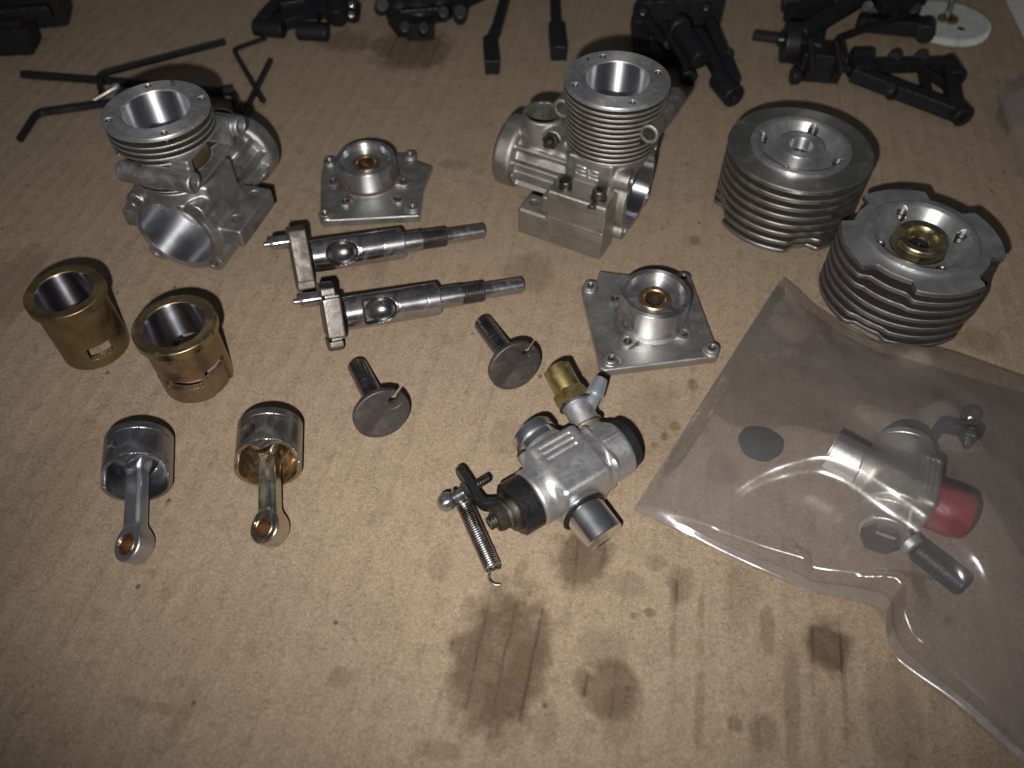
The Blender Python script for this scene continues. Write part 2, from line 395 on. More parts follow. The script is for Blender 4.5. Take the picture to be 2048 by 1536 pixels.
# ------------------------------------------------------------------ the cardboard
FL = math.radians(11.0)                        # flutes run 11 degrees off the depth direction
def cardboard_material():
    t = NT('cardboard'); c = t.coord()
    rot = t.n('ShaderNodeMapping'); t.put(rot.inputs['Vector'], c); rot.inputs['Rotation'].default_value = (0, 0, FL)
    fc = rot.outputs[0]                        # x across the flutes, y along them
    sx = t.n('ShaderNodeSeparateXYZ'); t.put(sx.inputs[0], fc)
    def stretch(kx, ky):
        m = t.n('ShaderNodeMapping'); t.put(m.inputs['Vector'], fc); m.inputs['Scale'].default_value = (kx, ky, 1); return m.outputs[0]
    big = t.noise(c, .022, 4, .6, .3); mid = t.noise(c, .13, 5, .65, .5); fine = t.noise(c, 1.35, 3, .75, .8); fib = t.noise(c, 2.3, 3, .75, 1.8)
    streak = t.noise(stretch(.26, .055), 1.0, 5, .7, .6); blot = t.noise(c, .30, 4, .6, .8)
    col = t.mix(t.remap(mid, .3, .7), (.245, .184, .126), (.335, .256, .180))
    col = t.mix(t.remap(big, .35, .7, 0, .4), col, (.345, .248, .165))
    pink = t.noise(c, .075, 4, .65, .6); col = t.mix(t.remap(pink, .52, .72, 0, .55), col, (.36, .243, .175))
    col = t.mix(t.remap(fine, .25, .75), t.mix(.45, col, (.17, .12, .075)), t.mix(.33, col, (.50, .39, .28)))
    col = t.mix(t.remap(fib, .52, .66, 0, .75), col, (.50, .39, .275)); col = t.mix(t.remap(fib, .46, .32, 0, .8), col, (.14, .10, .07))
    col = t.mix(t.remap(blot, .52, .72, 0, .42), col, (.16, .115, .08))
    dirt = t.noise(c, .012, 2, .5); col = t.mix(t.math('MULTIPLY', t.remap(streak, .56, .78, 0, .12), t.remap(t.math('ADD', t.math('MULTIPLY', sx.outputs['X'], .004), dirt), .42, .80, .35, 1.0)), col, (.15, .11, .08))
    # flute lines
    fx = t.math('ADD', t.math('DIVIDE', sx.outputs['X'], 5.9), t.math('ADD', t.math('MULTIPLY', t.noise(c, .03, 2), .5), t.math('MULTIPLY', t.noise(c, .5, 3), .10)))
    saw = t.math('PINGPONG', fx, .5)           # 0 on a flute tip
    lin = t.remap(t.math('ADD', saw, t.math('MULTIPLY', t.math('SUBTRACT', blot, .5), .10)), .10, .015)
    lin2 = t.remap(saw, .17, .0)
    gate = t.remap(t.noise(stretch(.17, .05), 1.0, 3, .6), .44, .62)
    fb = t.noise(c, .75, 2, .5, 2.2); fg = t.noise(c, .9, 2, .5)
    fl_ = t.math('MULTIPLY', t.remap(t.math('ABSOLUTE', t.math('SUBTRACT', fb, .5)), .022, .004), t.remap(fg, .52, .62, 0, .55)); col = t.mix(fl_, col, (.12, .085, .055))
    fb2 = t.noise(c, .62, 2, .5, 2.6); fl2 = t.math('MULTIPLY', t.remap(t.math('ABSOLUTE', t.math('SUBTRACT', fb2, .47)), .018, .004), t.remap(fg, .46, .38, 0, .5)); col = t.mix(fl2, col, (.55, .45, .34))
    # oil stains: (u, v, rx, ry, strength) - each has its own outline
    S = [(1003, 1318, 10.8, 17.0, .85), (1165, 1112, 6.8, 9.0, .82), (1225, 1378, 6.0, 6.5, .68), (1165, 1362, 2.2, 3.2, .62), (1360, 1165, 3.6, 4.6, .42),
         (1655, 1292, 5.0, 6.8, .85), (1530, 1465, 3.4, 4.0, .45), (1212, 1300, 6.5, 5.0, .30), (1790, 1440, 6.0, 11.0, .26), (1580, 1380, 3.0, 10.0, .20),
         (825, 98, 17.0, 17.0, .72), (692, 82, 11.0, 9.0, .50), (1270, 560, 2.5, 2.0, .3), (1305, 855, 9.0, 15.0, .22), (1385, 770, 1.9, 2.6, .5), (1352, 852, 1.6, 1.7, .55),
         (1330, 873, 1.3, 1.5, .5), (1310, 890, 1.2, 1.0, .5), (1440, 935, 3.6, 6.0, .33), (1460, 940, 3.0, 4.0, .30), (1060, 545, 8.0, 9.0, .36), (1390, 480, 2.0, 2.4, .6),
         (760, 525, 3.0, 7.0, .25), (1010, 875, 5.0, 6.0, .22), (1180, 770, 5.0, 10.0, .33), (680, 1355, 2.6, 2.2, .36), (1955, 680, 7.0, 5.0, .35), (10, 590, 9.0, 22.0, .40),
         (300, 1412, 8.0, 1.2, .30), (365, 1430, 2.0, 7.0, .24), (910, 330, 5.0, 3.0, .3), (430, 700, 6.0, 9.0, .22), (1520, 890, 1, 1, 0), (560, 1300, 30, 22, .10), (880, 1125, 3, 5, .25),
         (60, 1020, 14, 30, .22), (1348, 1190, 1.0, 4.0, .40), (1345, 1270, .9, 4, .36), (1402, 1215, .9, 3.5, .32), (1398, 1300, 1.0, 3, .26), (1535, 1262, 1.8, 6, .40), (1398, 1410, 1.1, 9, .28), (1585, 1420, 1.6, 14, .28), (1645, 1460, 1.0, 9, .22), (1690, 1400, .7, 10, .28), (1470, 1450, 1.8, 1.8, .45), (1300, 1225, 1.4, 1.2, .5), (1268, 1232, .8, .8, .5), (1240, 1430, 4.5, 7, .32), (1090, 1450, 3, 5, .28), (905, 1425, 1.5, 2.5, .35), (1040, 1150, 1.6, 4, .3), (1310, 1125, 3, 2, .3), (880, 1500, 5, 2, .28), (1130, 1240, 2, 2, .2), (1480, 1190, 4, 9, .25), (1255, 1165, 4.5, 3.5, .28)]
    wob = t.n('ShaderNodeTexNoise'); t.put(wob.inputs['Vector'], c); wob.inputs['Scale'].default_value = .22; wob.inputs['Detail'].default_value = 5
    keep = None
    for u, v, rx, ry, k in S:
        if k <= 0: continue
        p = at(u, v); q = Matrix.Rotation(FL, 2) @ Vector((p.x, p.y))
        m = t.n('ShaderNodeMapping'); m.vector_type = 'TEXTURE'; t.put(m.inputs['Vector'], fc)
        m.inputs['Location'].default_value = (q[0], q[1], 0); m.inputs['Scale'].default_value = (rx, ry, 1e6)
        ln = t.n('ShaderNodeVectorMath', operation='LENGTH'); t.put(ln.inputs[0], m.outputs[0])
        d = t.math('ADD', ln.outputs['Value'], t.math('MULTIPLY', t.math('SUBTRACT', wob.outputs['Fac'], .5), 1.05))
        s = t.math('SUBTRACT', 1.0, t.math('MULTIPLY', t.remap(d, 1.25, .62), k))
        keep = s if keep is None else t.math('MULTIPLY', keep, s)
    wet = t.math('SUBTRACT', 1.0, keep)
    wetn = t.math('MULTIPLY', t.math('MULTIPLY', wet, t.remap(fine, .2, .7, .8, 1.05)), t.remap(mid, .3, .6, .80, 1.12), clamp=True)
    col = t.mix(wetn, col, (.33, .275, .24), 'MULTIPLY')
    lines = t.math('MULTIPLY', lin, t.math('MULTIPLY', t.remap(wet, .30, .7, .0, .55), t.remap(streak, .38, .62, .15, 1)))
    lines = t.math('ADD', lines, t.math('MULTIPLY', lin2, t.math('ADD', .05, t.math('MULTIPLY', gate, .07))), clamp=True)
    col = t.mix(lines, col, (.035, .026, .024))
    # dark and light specks
    v1 = t.voro(c, .11); sel = t.voro(c, .11, out='Color'); ss = t.n('ShaderNodeSeparateColor'); t.put(ss.inputs[0], sel)
    dots = t.math('MULTIPLY', t.remap(v1, .085, .05), t.remap(ss.outputs[0], .62, .66))
    col = t.mix(t.math('MULTIPLY', dots, .75), col, (.07, .05, .04))
    v2 = t.voro(c, .45); col = t.mix(t.math('MULTIPLY', t.remap(v2, .10, .05), .5), col, (.10, .075, .055))
    h = t.math('ADD', t.math('MULTIPLY', fine, .5), t.math('MULTIPLY', fib, .5))
    nr = t.bump(h, .55, .00022)
    wave = t.math('MULTIPLY', t.math('COSINE', t.math('MULTIPLY', fx, 2*PI)), .5); nr = t.bump(t.math('ADD', wave, t.math('MULTIPLY', mid, 2.0)), .10, .0012, nr)
    p = t.pbsdf(**{'Base Color': col, 'Roughness': t.math('SUBTRACT', .9, t.math('MULTIPLY', wet, .18)), 'Normal': nr, 'Specular IOR Level': .18})
    return t.done(p.outputs[0])
MC = cardboard_material()
def sheet(name, x0, x1, y0, y1, z, mat, n=1):
    V = []; F = []
    for j in range(n+1):
        for i in range(n+1): V.append((x0+(x1-x0)*i/n, y0+(y1-y0)*j/n, z))
    for j in range(n):
        for i in range(n): a = j*(n+1)+i; F.append((a, a+1, a+n+2, a+n+1))
    return obj(name, V, F, mat, None, 0)
tag(sheet('cardboard_sheet', -420, 420, -150, 640, 0, MC), 'brown oil stained corrugated cardboard under everything', kind='structure')

# ------------------------------------------------------------------ engine crankcases
ZC = 14.0; TOP = 48.5
def crankcase_body(X, Y, Z, ZT=38.5):
    d = cz(X, Y, Z, 0, 0, 10.3, 16, TOP-.6, .3)
    d = np.minimum(d, cz(X, Y, Z, 0, 0, 12.2, 14, 29.2, .5))
    d = smin(d, cx(X, Y, Z, 0, ZC, 12.8, -9.5, 9.5, 1.0), 1.8)
    d = smin(d, bx(X, Y, Z, -8.6, 6.4, -12.7, 12, 14, 29.0, 1.0), 1.2)
    d = smin(d, cx(X, Y, Z, 0, ZC - .6, 12.9, 8.8, 11.2, .3), .5)
    for a in (45, 135, 225, 315):
        y, z = 13.3*math.cos(math.radians(a)), ZC + 13.3*math.sin(math.radians(a))
        d = smin(d, cx(X, Y, Z, y, max(z, 3.1), 3.0, -1.0, 11.3, .4), .9)
    d = smin(d, cx(X, Y, Z, 0, ZC, 7.8, -34, -5, .5), 1.0)
    d = smin(d, cx(X, Y, Z, 0, ZC, 11.4, -35.4, -28.6, 1.6), .8)
    for k in range(12):
        a = 2*PI*(k + .5)/12; cs, sn = math.cos(a), math.sin(a)
        U = Y*cs + (Z-ZC)*sn; W = -Y*sn + (Z-ZC)*cs
        d = smin(d, bx(X, U, W, -29.5, -8, 5, 10.3, -.55, .55, .3), .7)
    d = smin(d, cz(X, Y, Z, -22.5, 0, 6.5, ZC, 31.0, .5), 1.4)
    d = smin(d, cy(X, Y, Z, -16.2, 27.2, 2.9, -6.5, 6.5, .5), 1.6)
    d = smin(d, cz(X, Y, Z, -14, 0, 4.0, ZC, 25.0, .5), 2.5)
    for s in (-1, 1):
        lug = bx(X, Y, Z, -13, 8, min(s*10, s*19.6), max(s*10, s*19.6), 10.2, 16.2, .7)
        d = smin(d, lug, 1.2)
    # exhaust block and its two screw tubes
    d = smin(d, bx(X, Y, Z, -11.3, 11.3, 3, 13.2, ZT - 5.2, ZT + 4.7, .6), .8)
    for s in (-1, 1): d = smin(d, cy(X, Y, Z, s*13.5, ZT, 3.0, -6.8, 15.2, .5), .8)
    # openings
    d = cut(d, cz(X, Y, Z, 0, 0, 9.3, 10, 60), .15)
    d = cut(d, cx(X, Y, Z, 0, ZC, 11.35, -4, 14), .2)
    d = cut(d, cx(X, Y, Z, 0, ZC, 8.6, -45, -31), .2)
    d = cut(d, cz(X, Y, Z, -22.5, 0, 5.3, 15, 40), .3)
    d = cut(d, bx(X, Y, Z, -9.4, 9.4, 2, 22, ZT - 3.8, ZT + 3.8, .8), .2)
    for s in (-1, 1):
        d = cut(d, cy(X, Y, Z, s*13.5, ZT, 1.85, -9, 30), .3)
        for x in (-9.4, 2.4): d = cut(d, cz(X, Y, Z, x, s*15.6, 1.55, 5, 30), .25)
    for a in (45, 135, 225, 315):
        y, z = 13.3*math.cos(math.radians(a)), ZC + 13.3*math.sin(math.radians(a))
        d = cut(d, cx(X, Y, Z, y, max(z, 3.1), 1.35, 5, 20), .2)
    return d
def deck_fn(R, offs):
    def f(X, Y, Z):
        d = cz(X, Y, Z, 0, 0, R, 0, 1.3, .4)
        d = cut(d, cz(X, Y, Z, 0, 0, 9.15, -5, 9), .3)
        for k in range(4):
            a = math.radians(offs + 90*k); d = cut(d, cz(X, Y, Z, 12.3*math.cos(a), 12.3*math.sin(a), 1.05, -4, 9), .25)
        return d
    return f
def fin_ring(ri, ro, z, th=.9):
    return ring(ri, ro, z - th, z, .25)
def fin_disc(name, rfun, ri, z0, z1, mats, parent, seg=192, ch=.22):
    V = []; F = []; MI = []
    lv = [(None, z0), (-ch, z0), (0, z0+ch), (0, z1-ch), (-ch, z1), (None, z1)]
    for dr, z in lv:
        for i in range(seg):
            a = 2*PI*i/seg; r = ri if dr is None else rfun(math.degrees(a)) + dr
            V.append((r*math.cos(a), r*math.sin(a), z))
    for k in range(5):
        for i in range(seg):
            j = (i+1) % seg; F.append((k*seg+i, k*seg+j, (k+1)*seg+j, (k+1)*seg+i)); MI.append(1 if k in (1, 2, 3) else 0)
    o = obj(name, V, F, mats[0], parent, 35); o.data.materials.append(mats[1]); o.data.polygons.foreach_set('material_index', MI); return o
def notch(cen, half, soft, depth):
    def f(a):
        d = min(abs((a - c + 180) % 360 - 180) for c in cen)
        x = min(1, max(0, (half + soft - d)/soft)); return depth*x*x*(3-2*x)
    return f
def crankcase(label, C, ang, R, mats, hole_ang, fins, pin_ang, ZT):
    t = thing('crankcase', label, 'engine crankcase', (C[0], C[1], 0), math.radians(ang), 'engine crankcases')
    cast('body', lambda X, Y, Z: crankcase_body(X, Y, Z, ZT), (-36, -21, -.2), (17, 21, 49), .34, mats[0], t)
    dk = cast('deck', deck_fn(R, hole_ang - ang), (-16, -16, 0), (16, 16, 1.4), .22, mats[1], t); dk.location = (0, 0, (TOP - 1.3)*MM)
    mb = MB().lathe([(8.95, 28), (9.25, 28), (9.25, TOP-.35), (8.95, TOP-.35)][::1], 96, closed=True); mb.build('bore_sleeve', M['bore'], t, 30)
    mb = MB().lathe([(11.1, -3.6), (11.4, -3.6), (11.4, 11.25), (11.1, 11.25)], 96, M=T(0, 0, ZC) @ RY(PI/2), closed=True); mb.build('bearing_bore', M['bore_x'], t, 30)
    for k in range(4):
        a = math.radians(hole_ang - ang + 90*k)
        MB().lathe([(.0, TOP-4.0), (1.1, TOP-4.0), (1.1, TOP-1.9), (.78, TOP-1.5), (1.02, TOP-1.2), (.78, TOP-.9), (1.02, TOP-.6), (.85, TOP-.35)][::-1], 16, M=T(12.3*math.cos(a), 12.3*math.sin(a), 0)).build('screw_hole', M['screw'], t)
    a = math.radians(pin_ang - ang)
    MB().lathe(rod(.42, TOP-1, TOP+1.5, .1), 10, M=T(11.2*math.cos(a), 11.2*math.sin(a), 0)).build('locating_pin', M['screw'], t)
    for z, r, th in fins:
        dep = (r - 10.6) if ZT - 7 < z < ZT + 5 else 0.0; nf = notch([90], 41, 3, dep); tf_ = notch([-16, 196], 15, 3, (r - 12.0) if ZT - 3 < z < ZT + 3.8 else 0.0)
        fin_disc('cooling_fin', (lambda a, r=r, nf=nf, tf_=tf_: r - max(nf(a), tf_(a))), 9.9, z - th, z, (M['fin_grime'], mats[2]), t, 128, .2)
    # exhaust port lining, dark brown throughout
    MB().lathe(ring(9.28, 9.7, 30.5, 44, .1), 72, closed=True).build('exhaust_port', M['port_brown'], t)
    return t
C1, A1 = (-96.0, 194.6), -105.0
C2, A2 = (29.6, 209.6), -28.0
fins1 = [(45.7, 14.2, .65), (43.9, 14.2, .65), (42.1, 14.15, .65), (40.3, 14.0, .65), (33.2, 13.0, .5), (31.9, 12.9, .5), (30.6, 12.9, .5)]
fins2 = [(TOP - 1.3 - 1.0 - 1.7*k, 15.0 - .15*k, .8) for k in range(11)]
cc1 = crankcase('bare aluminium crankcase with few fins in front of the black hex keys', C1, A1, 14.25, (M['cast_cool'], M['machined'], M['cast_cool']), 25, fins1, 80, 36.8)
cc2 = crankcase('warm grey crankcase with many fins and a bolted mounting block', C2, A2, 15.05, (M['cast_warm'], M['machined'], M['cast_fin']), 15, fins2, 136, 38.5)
# raised marks on the left crankcase neck (local -Y is away; the camera sees the rear and exhaust side)
def stroke(mb, pts, M4, r=.22): mb.tube([M4 @ Vector((p[0], p[1], 0)) for p in pts], r, 6)
mk = MB(); W4 = Matrix.Translation((6.5, 7.2, 25.5)) @ along((0, 0, 0), (.75, .66, 0)) 
stroke(mk, [(-1.6, -1.5), (-1.0, 1.4), (-.2, -1.2)], W4, .3); stroke(mk, [(1.6, 1.4), (.7, 1.4), (.6, .2), (1.5, 0), (1.5, -1.2), (.6, -1.3)], W4, .3)
mk.build('cast_lettering', M['cast_cool'], cc1)
# logo panel of the right crankcase: two mirrored looped letters in a raised frame, facing local -Y
LP = Matrix.Translation((-1.4, -12.85, 24.3)) @ Matrix(((1, 0, 0), (0, 0, -1), (0, 1, 0))).to_4x4()
lg = MB()
fr = [(-5.2, -3.7), (5.2, -3.7), (5.2, 3.7), (-5.2, 3.7), (-5.2, -3.7)]
stroke(lg, bend(fr, .8, 3), LP, .22); lg.build('logo_frame', M['cast_warm'], cc2)
for sgn in (1, -1):
    q = MB()
    loop = [(-.7, -.9), (-.7, -.1), (-3.9, -.1), (-3.9, -1.5), (-.7, -1.5), (-.7, -.9)]
    arm = [(-3.9, 1.2), (-.7, 1.2), (-.7, -.6)]
    for L in (loop, arm):
        stroke(q, [Vector((sgn*p.x, sgn*p.y, 0)) for p in bend([(a, b, 0) for a, b in L], .6, 4)], LP @ Matrix.Translation((.2*sgn, .25*sgn, .1)), .33)
    q.build('logo_letter', M['machined'], cc2)
# mounting block
def mount_fn(X, Y, Z):
    d = bx(X, Y, Z, -20.5, 8.5, -21.0, -12.0, 0, 10.0, 1.1)
    d = smin(d, bx(X, Y, Z, -10.8, 8.7, -21.0, -11.6, 6, 20.4, 1.0), .35)
    d = cut(d, bx(X, Y, Z, -30, 20, -21.6, -20.72, 10.4, 17.2, .2), .1)
    d = cut(d, cz(X, Y, Z, -17.2, -16.2, 1.35, 5, 14), .3)
    d = cut(d, cz(X, Y, Z, -12.8, -14.5, 1.9, 9.3, 14), .5)
    return d
cast('mounting_block', mount_fn, (-21, -21.2, 0), (9, -11, 20.6), .32, M['cast_warm'], cc2)
def socket_screw(parent, p, d=(0, 0, 1), r=2.1, h=2.7, ri=1.15, mat='screw'):
    A = along(p, d); mb = MB()
    mb.lathe([(ri, h-1.3), (ri, h-.05), (ri+.1, h), (r-.35, h), (r, h-.35), (r, .1), (r-.1, 0), (0, 0)][::-1], 28, A)
    o = mb.build('cap_screw', M[mat], parent)
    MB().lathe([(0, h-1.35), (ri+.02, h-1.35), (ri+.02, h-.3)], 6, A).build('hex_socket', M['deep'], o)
    return o
socket_screw(cc2, (-6.2, -17.2, 20.4)); socket_screw(cc2, (4.6, -17.2, 20.75))
wt = MB(); wt.lathe(ring(1.2, 2.6, 20.42, 20.72, .06), 28, T(4.6, -17.2, 0), closed=True)
wt.add(*box((-.95, -4.6, 0), (.95, -1.9, .3), .08), M=T(4.6, -17.2, 20.43)); wt.lathe(ring(.5, 1.35, 20.42, 20.72, .06), 20, T(4.6, -22.3, 0), closed=True)
wt.build('tag_washer', M['steel_worn'], cc2)
# carburettor clamp bolt on the right crankcase
cb = MB(); A = along((-16.2, -6.4, 27.2), (0, -1, .12)); cb.lathe([(0, 0), (2.5, 0), (2.7, .3), (2.7, 1.7), (2.3, 2.1), (0, 2.1)], 6, A); o = cb.build('clamp_nut', M['screw'], cc2)
MB().lathe(thread(1.25, 2.0, 4.4, .6, .2), 18, A).build('clamp_bolt', M['screw'], o)

# ------------------------------------------------------------------ cooling heads lying fins down
def insert_fn(ang, hollow=False):
    def f(X, Y, Z):
        r = np.sqrt(X*X + Y*Y)
        d = _cyl(X, Y, Z, 15.2, -3.5, .95, .2)
        # groove with a sloping outer wall
        gr = np.maximum(np.maximum((r - 12.6)*.8 - (Z - .2)*.6, 6.9 - r), -2.9 - Z); d = cut(d, gr, .2)
        d = np.minimum(d, _cyl(X, Y, Z, 7.0, -3.5, 1.0, .3))
        d = cut(d, np.maximum(r - 3.7 - (Z - 1.0)*.12, -2.5 - Z), .25)
        d = cut(d, r - (7.5 if hollow else 1.5), .1)
        for k in range(4):
            a = math.radians(ang + 90*k); d = cut(d, _cyl(X - 12.0*math.cos(a), Y - 12.0*math.sin(a), Z, 1.5, -3, 4, .1), .15)
        return d
    return f
def head(label, C, H, R, hole_ang, top_mat, fin_specs, fmats, boss_mat, topf, top_th):
    t = thing('cooling_head', label, 'cylinder head', (C[0], C[1], 0), 0, 'cooling heads')
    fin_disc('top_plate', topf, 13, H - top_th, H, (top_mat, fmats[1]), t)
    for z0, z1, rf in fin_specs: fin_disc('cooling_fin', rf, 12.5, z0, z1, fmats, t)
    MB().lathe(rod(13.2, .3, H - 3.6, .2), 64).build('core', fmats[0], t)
    ins = cast('insert', insert_fn(hole_ang, boss_mat is not None), (-15.4, -15.4, -3.6), (15.4, 15.4, .9), .24, M['insert'], t); ins.location = (0, 0, H*MM)
    if boss_mat:
        mb = MB(); mb.lathe([(7.25, -2.9), (7.25, -.6), (7.0, -.4), (6.9, .3), (6.6, .6), (4.7, .6), (4.4, .3), (4.1, -1.1), (2.9, -1.5), (2.6, -2.6)], 64); b = mb.build('button', boss_mat, t, 40); b.location = (0, 0, H*MM)
    p = MB(); p.lathe([(0, -2.9), (1.1, -2.9), (1.3, -2.3), (2.6, -2.2), (2.8, -2.45), (3.2, -2.6)][::-1], 24); p = p.build('plug_hole', M['black_oxide'], t); p.location = (0, 0, H*MM)
    q = MB(); q.lathe(rod(.45, -2.95, -2.2, .15), 12); q = q.build('plug_tip', M['steel_worn'], t); q.location = (0, 0, H*MM)
    for k in range(4):
        a = math.radians(hole_ang + 90*k)
        w = MB().lathe([(1.48, -.6), (1.25, -.9), (1.48, -1.2), (1.25, -1.5), (1.48, -1.8), (1.25, -2.1), (1.4, -2.9), (0, -2.9)][::1], 16, T(12*math.cos(a), 12*math.sin(a), 0)).build('screw_hole', M['screw'], t); w.location = (0, 0, H*MM)
    return t
def rconst(R): return lambda a: R
H1, R1 = 24.0, 21.9
n1 = [5, 95, 185, 275]
specs = []
for k in range(7):
    zt = H1 - 3.4 - 3.2*k; dep = [0, 0, 0, .2, .8, 1.7, 2.7][k]; nf = notch(n1, 6, 9, dep)
    specs.append((zt - 1.45, zt, (lambda a, nf=nf: R1 - .15 - nf(a))))
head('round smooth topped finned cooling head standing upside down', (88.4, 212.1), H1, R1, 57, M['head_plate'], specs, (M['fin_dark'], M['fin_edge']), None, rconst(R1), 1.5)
H2, R2 = 22.8, 21.8
n2 = [50, 140, 230, 320]; tf = notch(n2, 15, 5, 3.4)
specs = []
for k in range(6):
    zt = H2 - 3.6 - 3.25*k; dep = [2.2, .9, 0, 0, .9, 1.8][k]; nf = notch(n2, 9 if k > 2 else 14, 8, dep); ph = random.uniform(-.1, .1)
    specs.append((max(.15, zt - 1.5), zt, (lambda a, nf=nf, ph=ph: R2 - .1 + ph - nf(a))))
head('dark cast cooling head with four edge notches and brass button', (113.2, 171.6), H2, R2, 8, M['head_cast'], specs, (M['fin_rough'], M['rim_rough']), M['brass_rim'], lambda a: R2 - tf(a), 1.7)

# ------------------------------------------------------------------ backplates
def backplate(label, C, outline, bosses, pads, z_top, R, dark, flat=None, zp=2.9):
    t = thing('backplate', label, 'backplate', (C[0], C[1], 0), 0, 'backplates')
    c = Vector((C[0], C[1], 0)); loc = lambda p, z: (at(p[0], p[1], z) - c)
    P = [tuple(loc(p, zp)[:2]) for p in outline]; B = [loc(p, zp + 1)[:2] for p in bosses]; Q = [loc(p, zp + .8)[:2] for p in pads]
    xs = [p[0] for p in P] + [b[0] - 2.4 for b in B] + [b[0] + 2.4 for b in B]; ys = [p[1] for p in P] + [b[1] - 2.4 for b in B] + [b[1] + 2.4 for b in B]
    def f(X, Y, Z):
        d = prism(X, Y, Z, P, 0, zp, .55)
        for b in B: d = smin(d, cz(X, Y, Z, b[0], b[1], 2.15, 0, zp + 1.25, .35), .6)
        for b in B: d = cut(d, cz(X, Y, Z, b[0], b[1], .95, zp - 1, 9), .3)
        return d
    cast('plate', f, (min(xs), min(ys), 0), (max(xs), max(ys), zp + 1.4), .26, M['cast_plate'], t)
    def g(X, Y, Z):
        d = cz(X, Y, Z, 0, 0, R + 1.0, zp - .6, zp + .85, .25)
        for q in Q:
            d = smin(d, cz(X, Y, Z, q[0], q[1], 2.3, zp - .6, zp + .85, .25), 2.2)
        for q in Q: d = cut(d, cz(X, Y, Z, q[0], q[1], 1.15, -2, 9, .1), .12)
        return d
    cast('gasket_pad', g, (-15, -15, zp - .7), (15, 15, zp + 1), .24, M['cast_plate'], t)
    for q in Q: MB().lathe([(1.12, zp + .5), (1.12, zp + .06), (0, zp + .06)], 18, T(q[0], q[1], 0)).build('screw_hole', M['screw'], t)
    for b in B: MB().lathe([(.98, zp + 1.0), (.78, zp + .7), (.98, zp + .4), (.78, zp + .1), (.95, zp - .7), (0, zp - .7)], 16, T(b[0], b[1], 0)).build('rivet_hole', M['screw'], t)
    zt = z_top
    def hfn(X, Y, Z):
        r = np.sqrt(X*X + Y*Y)
        d = cz(X, Y, Z, 0, 0, R, zp, zt, .25)
        d = cut(d, np.maximum(r - 7.7 - (Z - zt + 2.0)*.22, zt - 2.1 - Z), .2)
        d = cut(d, cz(X, Y, Z, 0, 0, 4.6, 0, 30, .1))
        if flat is not None:
            a = math.radians(flat); d = cut(d, (R - .95) - (X*math.cos(a) + Y*math.sin(a)) + np.maximum(0, zp + 2.6 - Z), .2)
        return d
    MB().lathe([(R + .9, zp + .88), (R + .5, zp + 1.15), (R - .1, zp + 1.5)], 72).build('sealant_bead', dark, t)
    cast('hub', hfn, (-R, -R, zp), (R, R, zt), .22, M['turned'], t)
    MB().lathe(ring(2.85, 4.65, zp, zt - 1.65, .3), 48, closed=True).build('bushing', M['bronze'], t)
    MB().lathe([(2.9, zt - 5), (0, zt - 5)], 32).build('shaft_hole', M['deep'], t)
    return t
backplate('square backplate beside the upper crankshaft with brown sealant round its hub', (-48.2, 224.6),
          [(648, 322), (641, 352), (640, 436), (647, 441), (838, 431), (843, 404), (847, 371), (864, 331), (832, 320), (826, 304), (800, 305), (664, 314)],
          [(659, 321), (650, 426), (825, 413), (820, 309)], [(667, 362), (807, 363), (690, 402), (796, 397)], 11.2, 9.75, M['sealant'])
backplate('square backplate with clean hub lying between crankcase and carburettor', (39.8, 160.1),
          [(1163, 572), (1166, 590), (1201, 736), (1210, 741), (1434, 713), (1438, 705), (1381, 552), (1365, 544), (1254, 548), (1199, 541), (1192, 562), (1177, 561)],
          [(1181, 571), (1222, 716), (1424, 695), (1367, 554)], [(1230, 597), (1255, 682), (1368, 668), (1345, 590)], 13.0, 9.75, M['cast_plate'], 205)
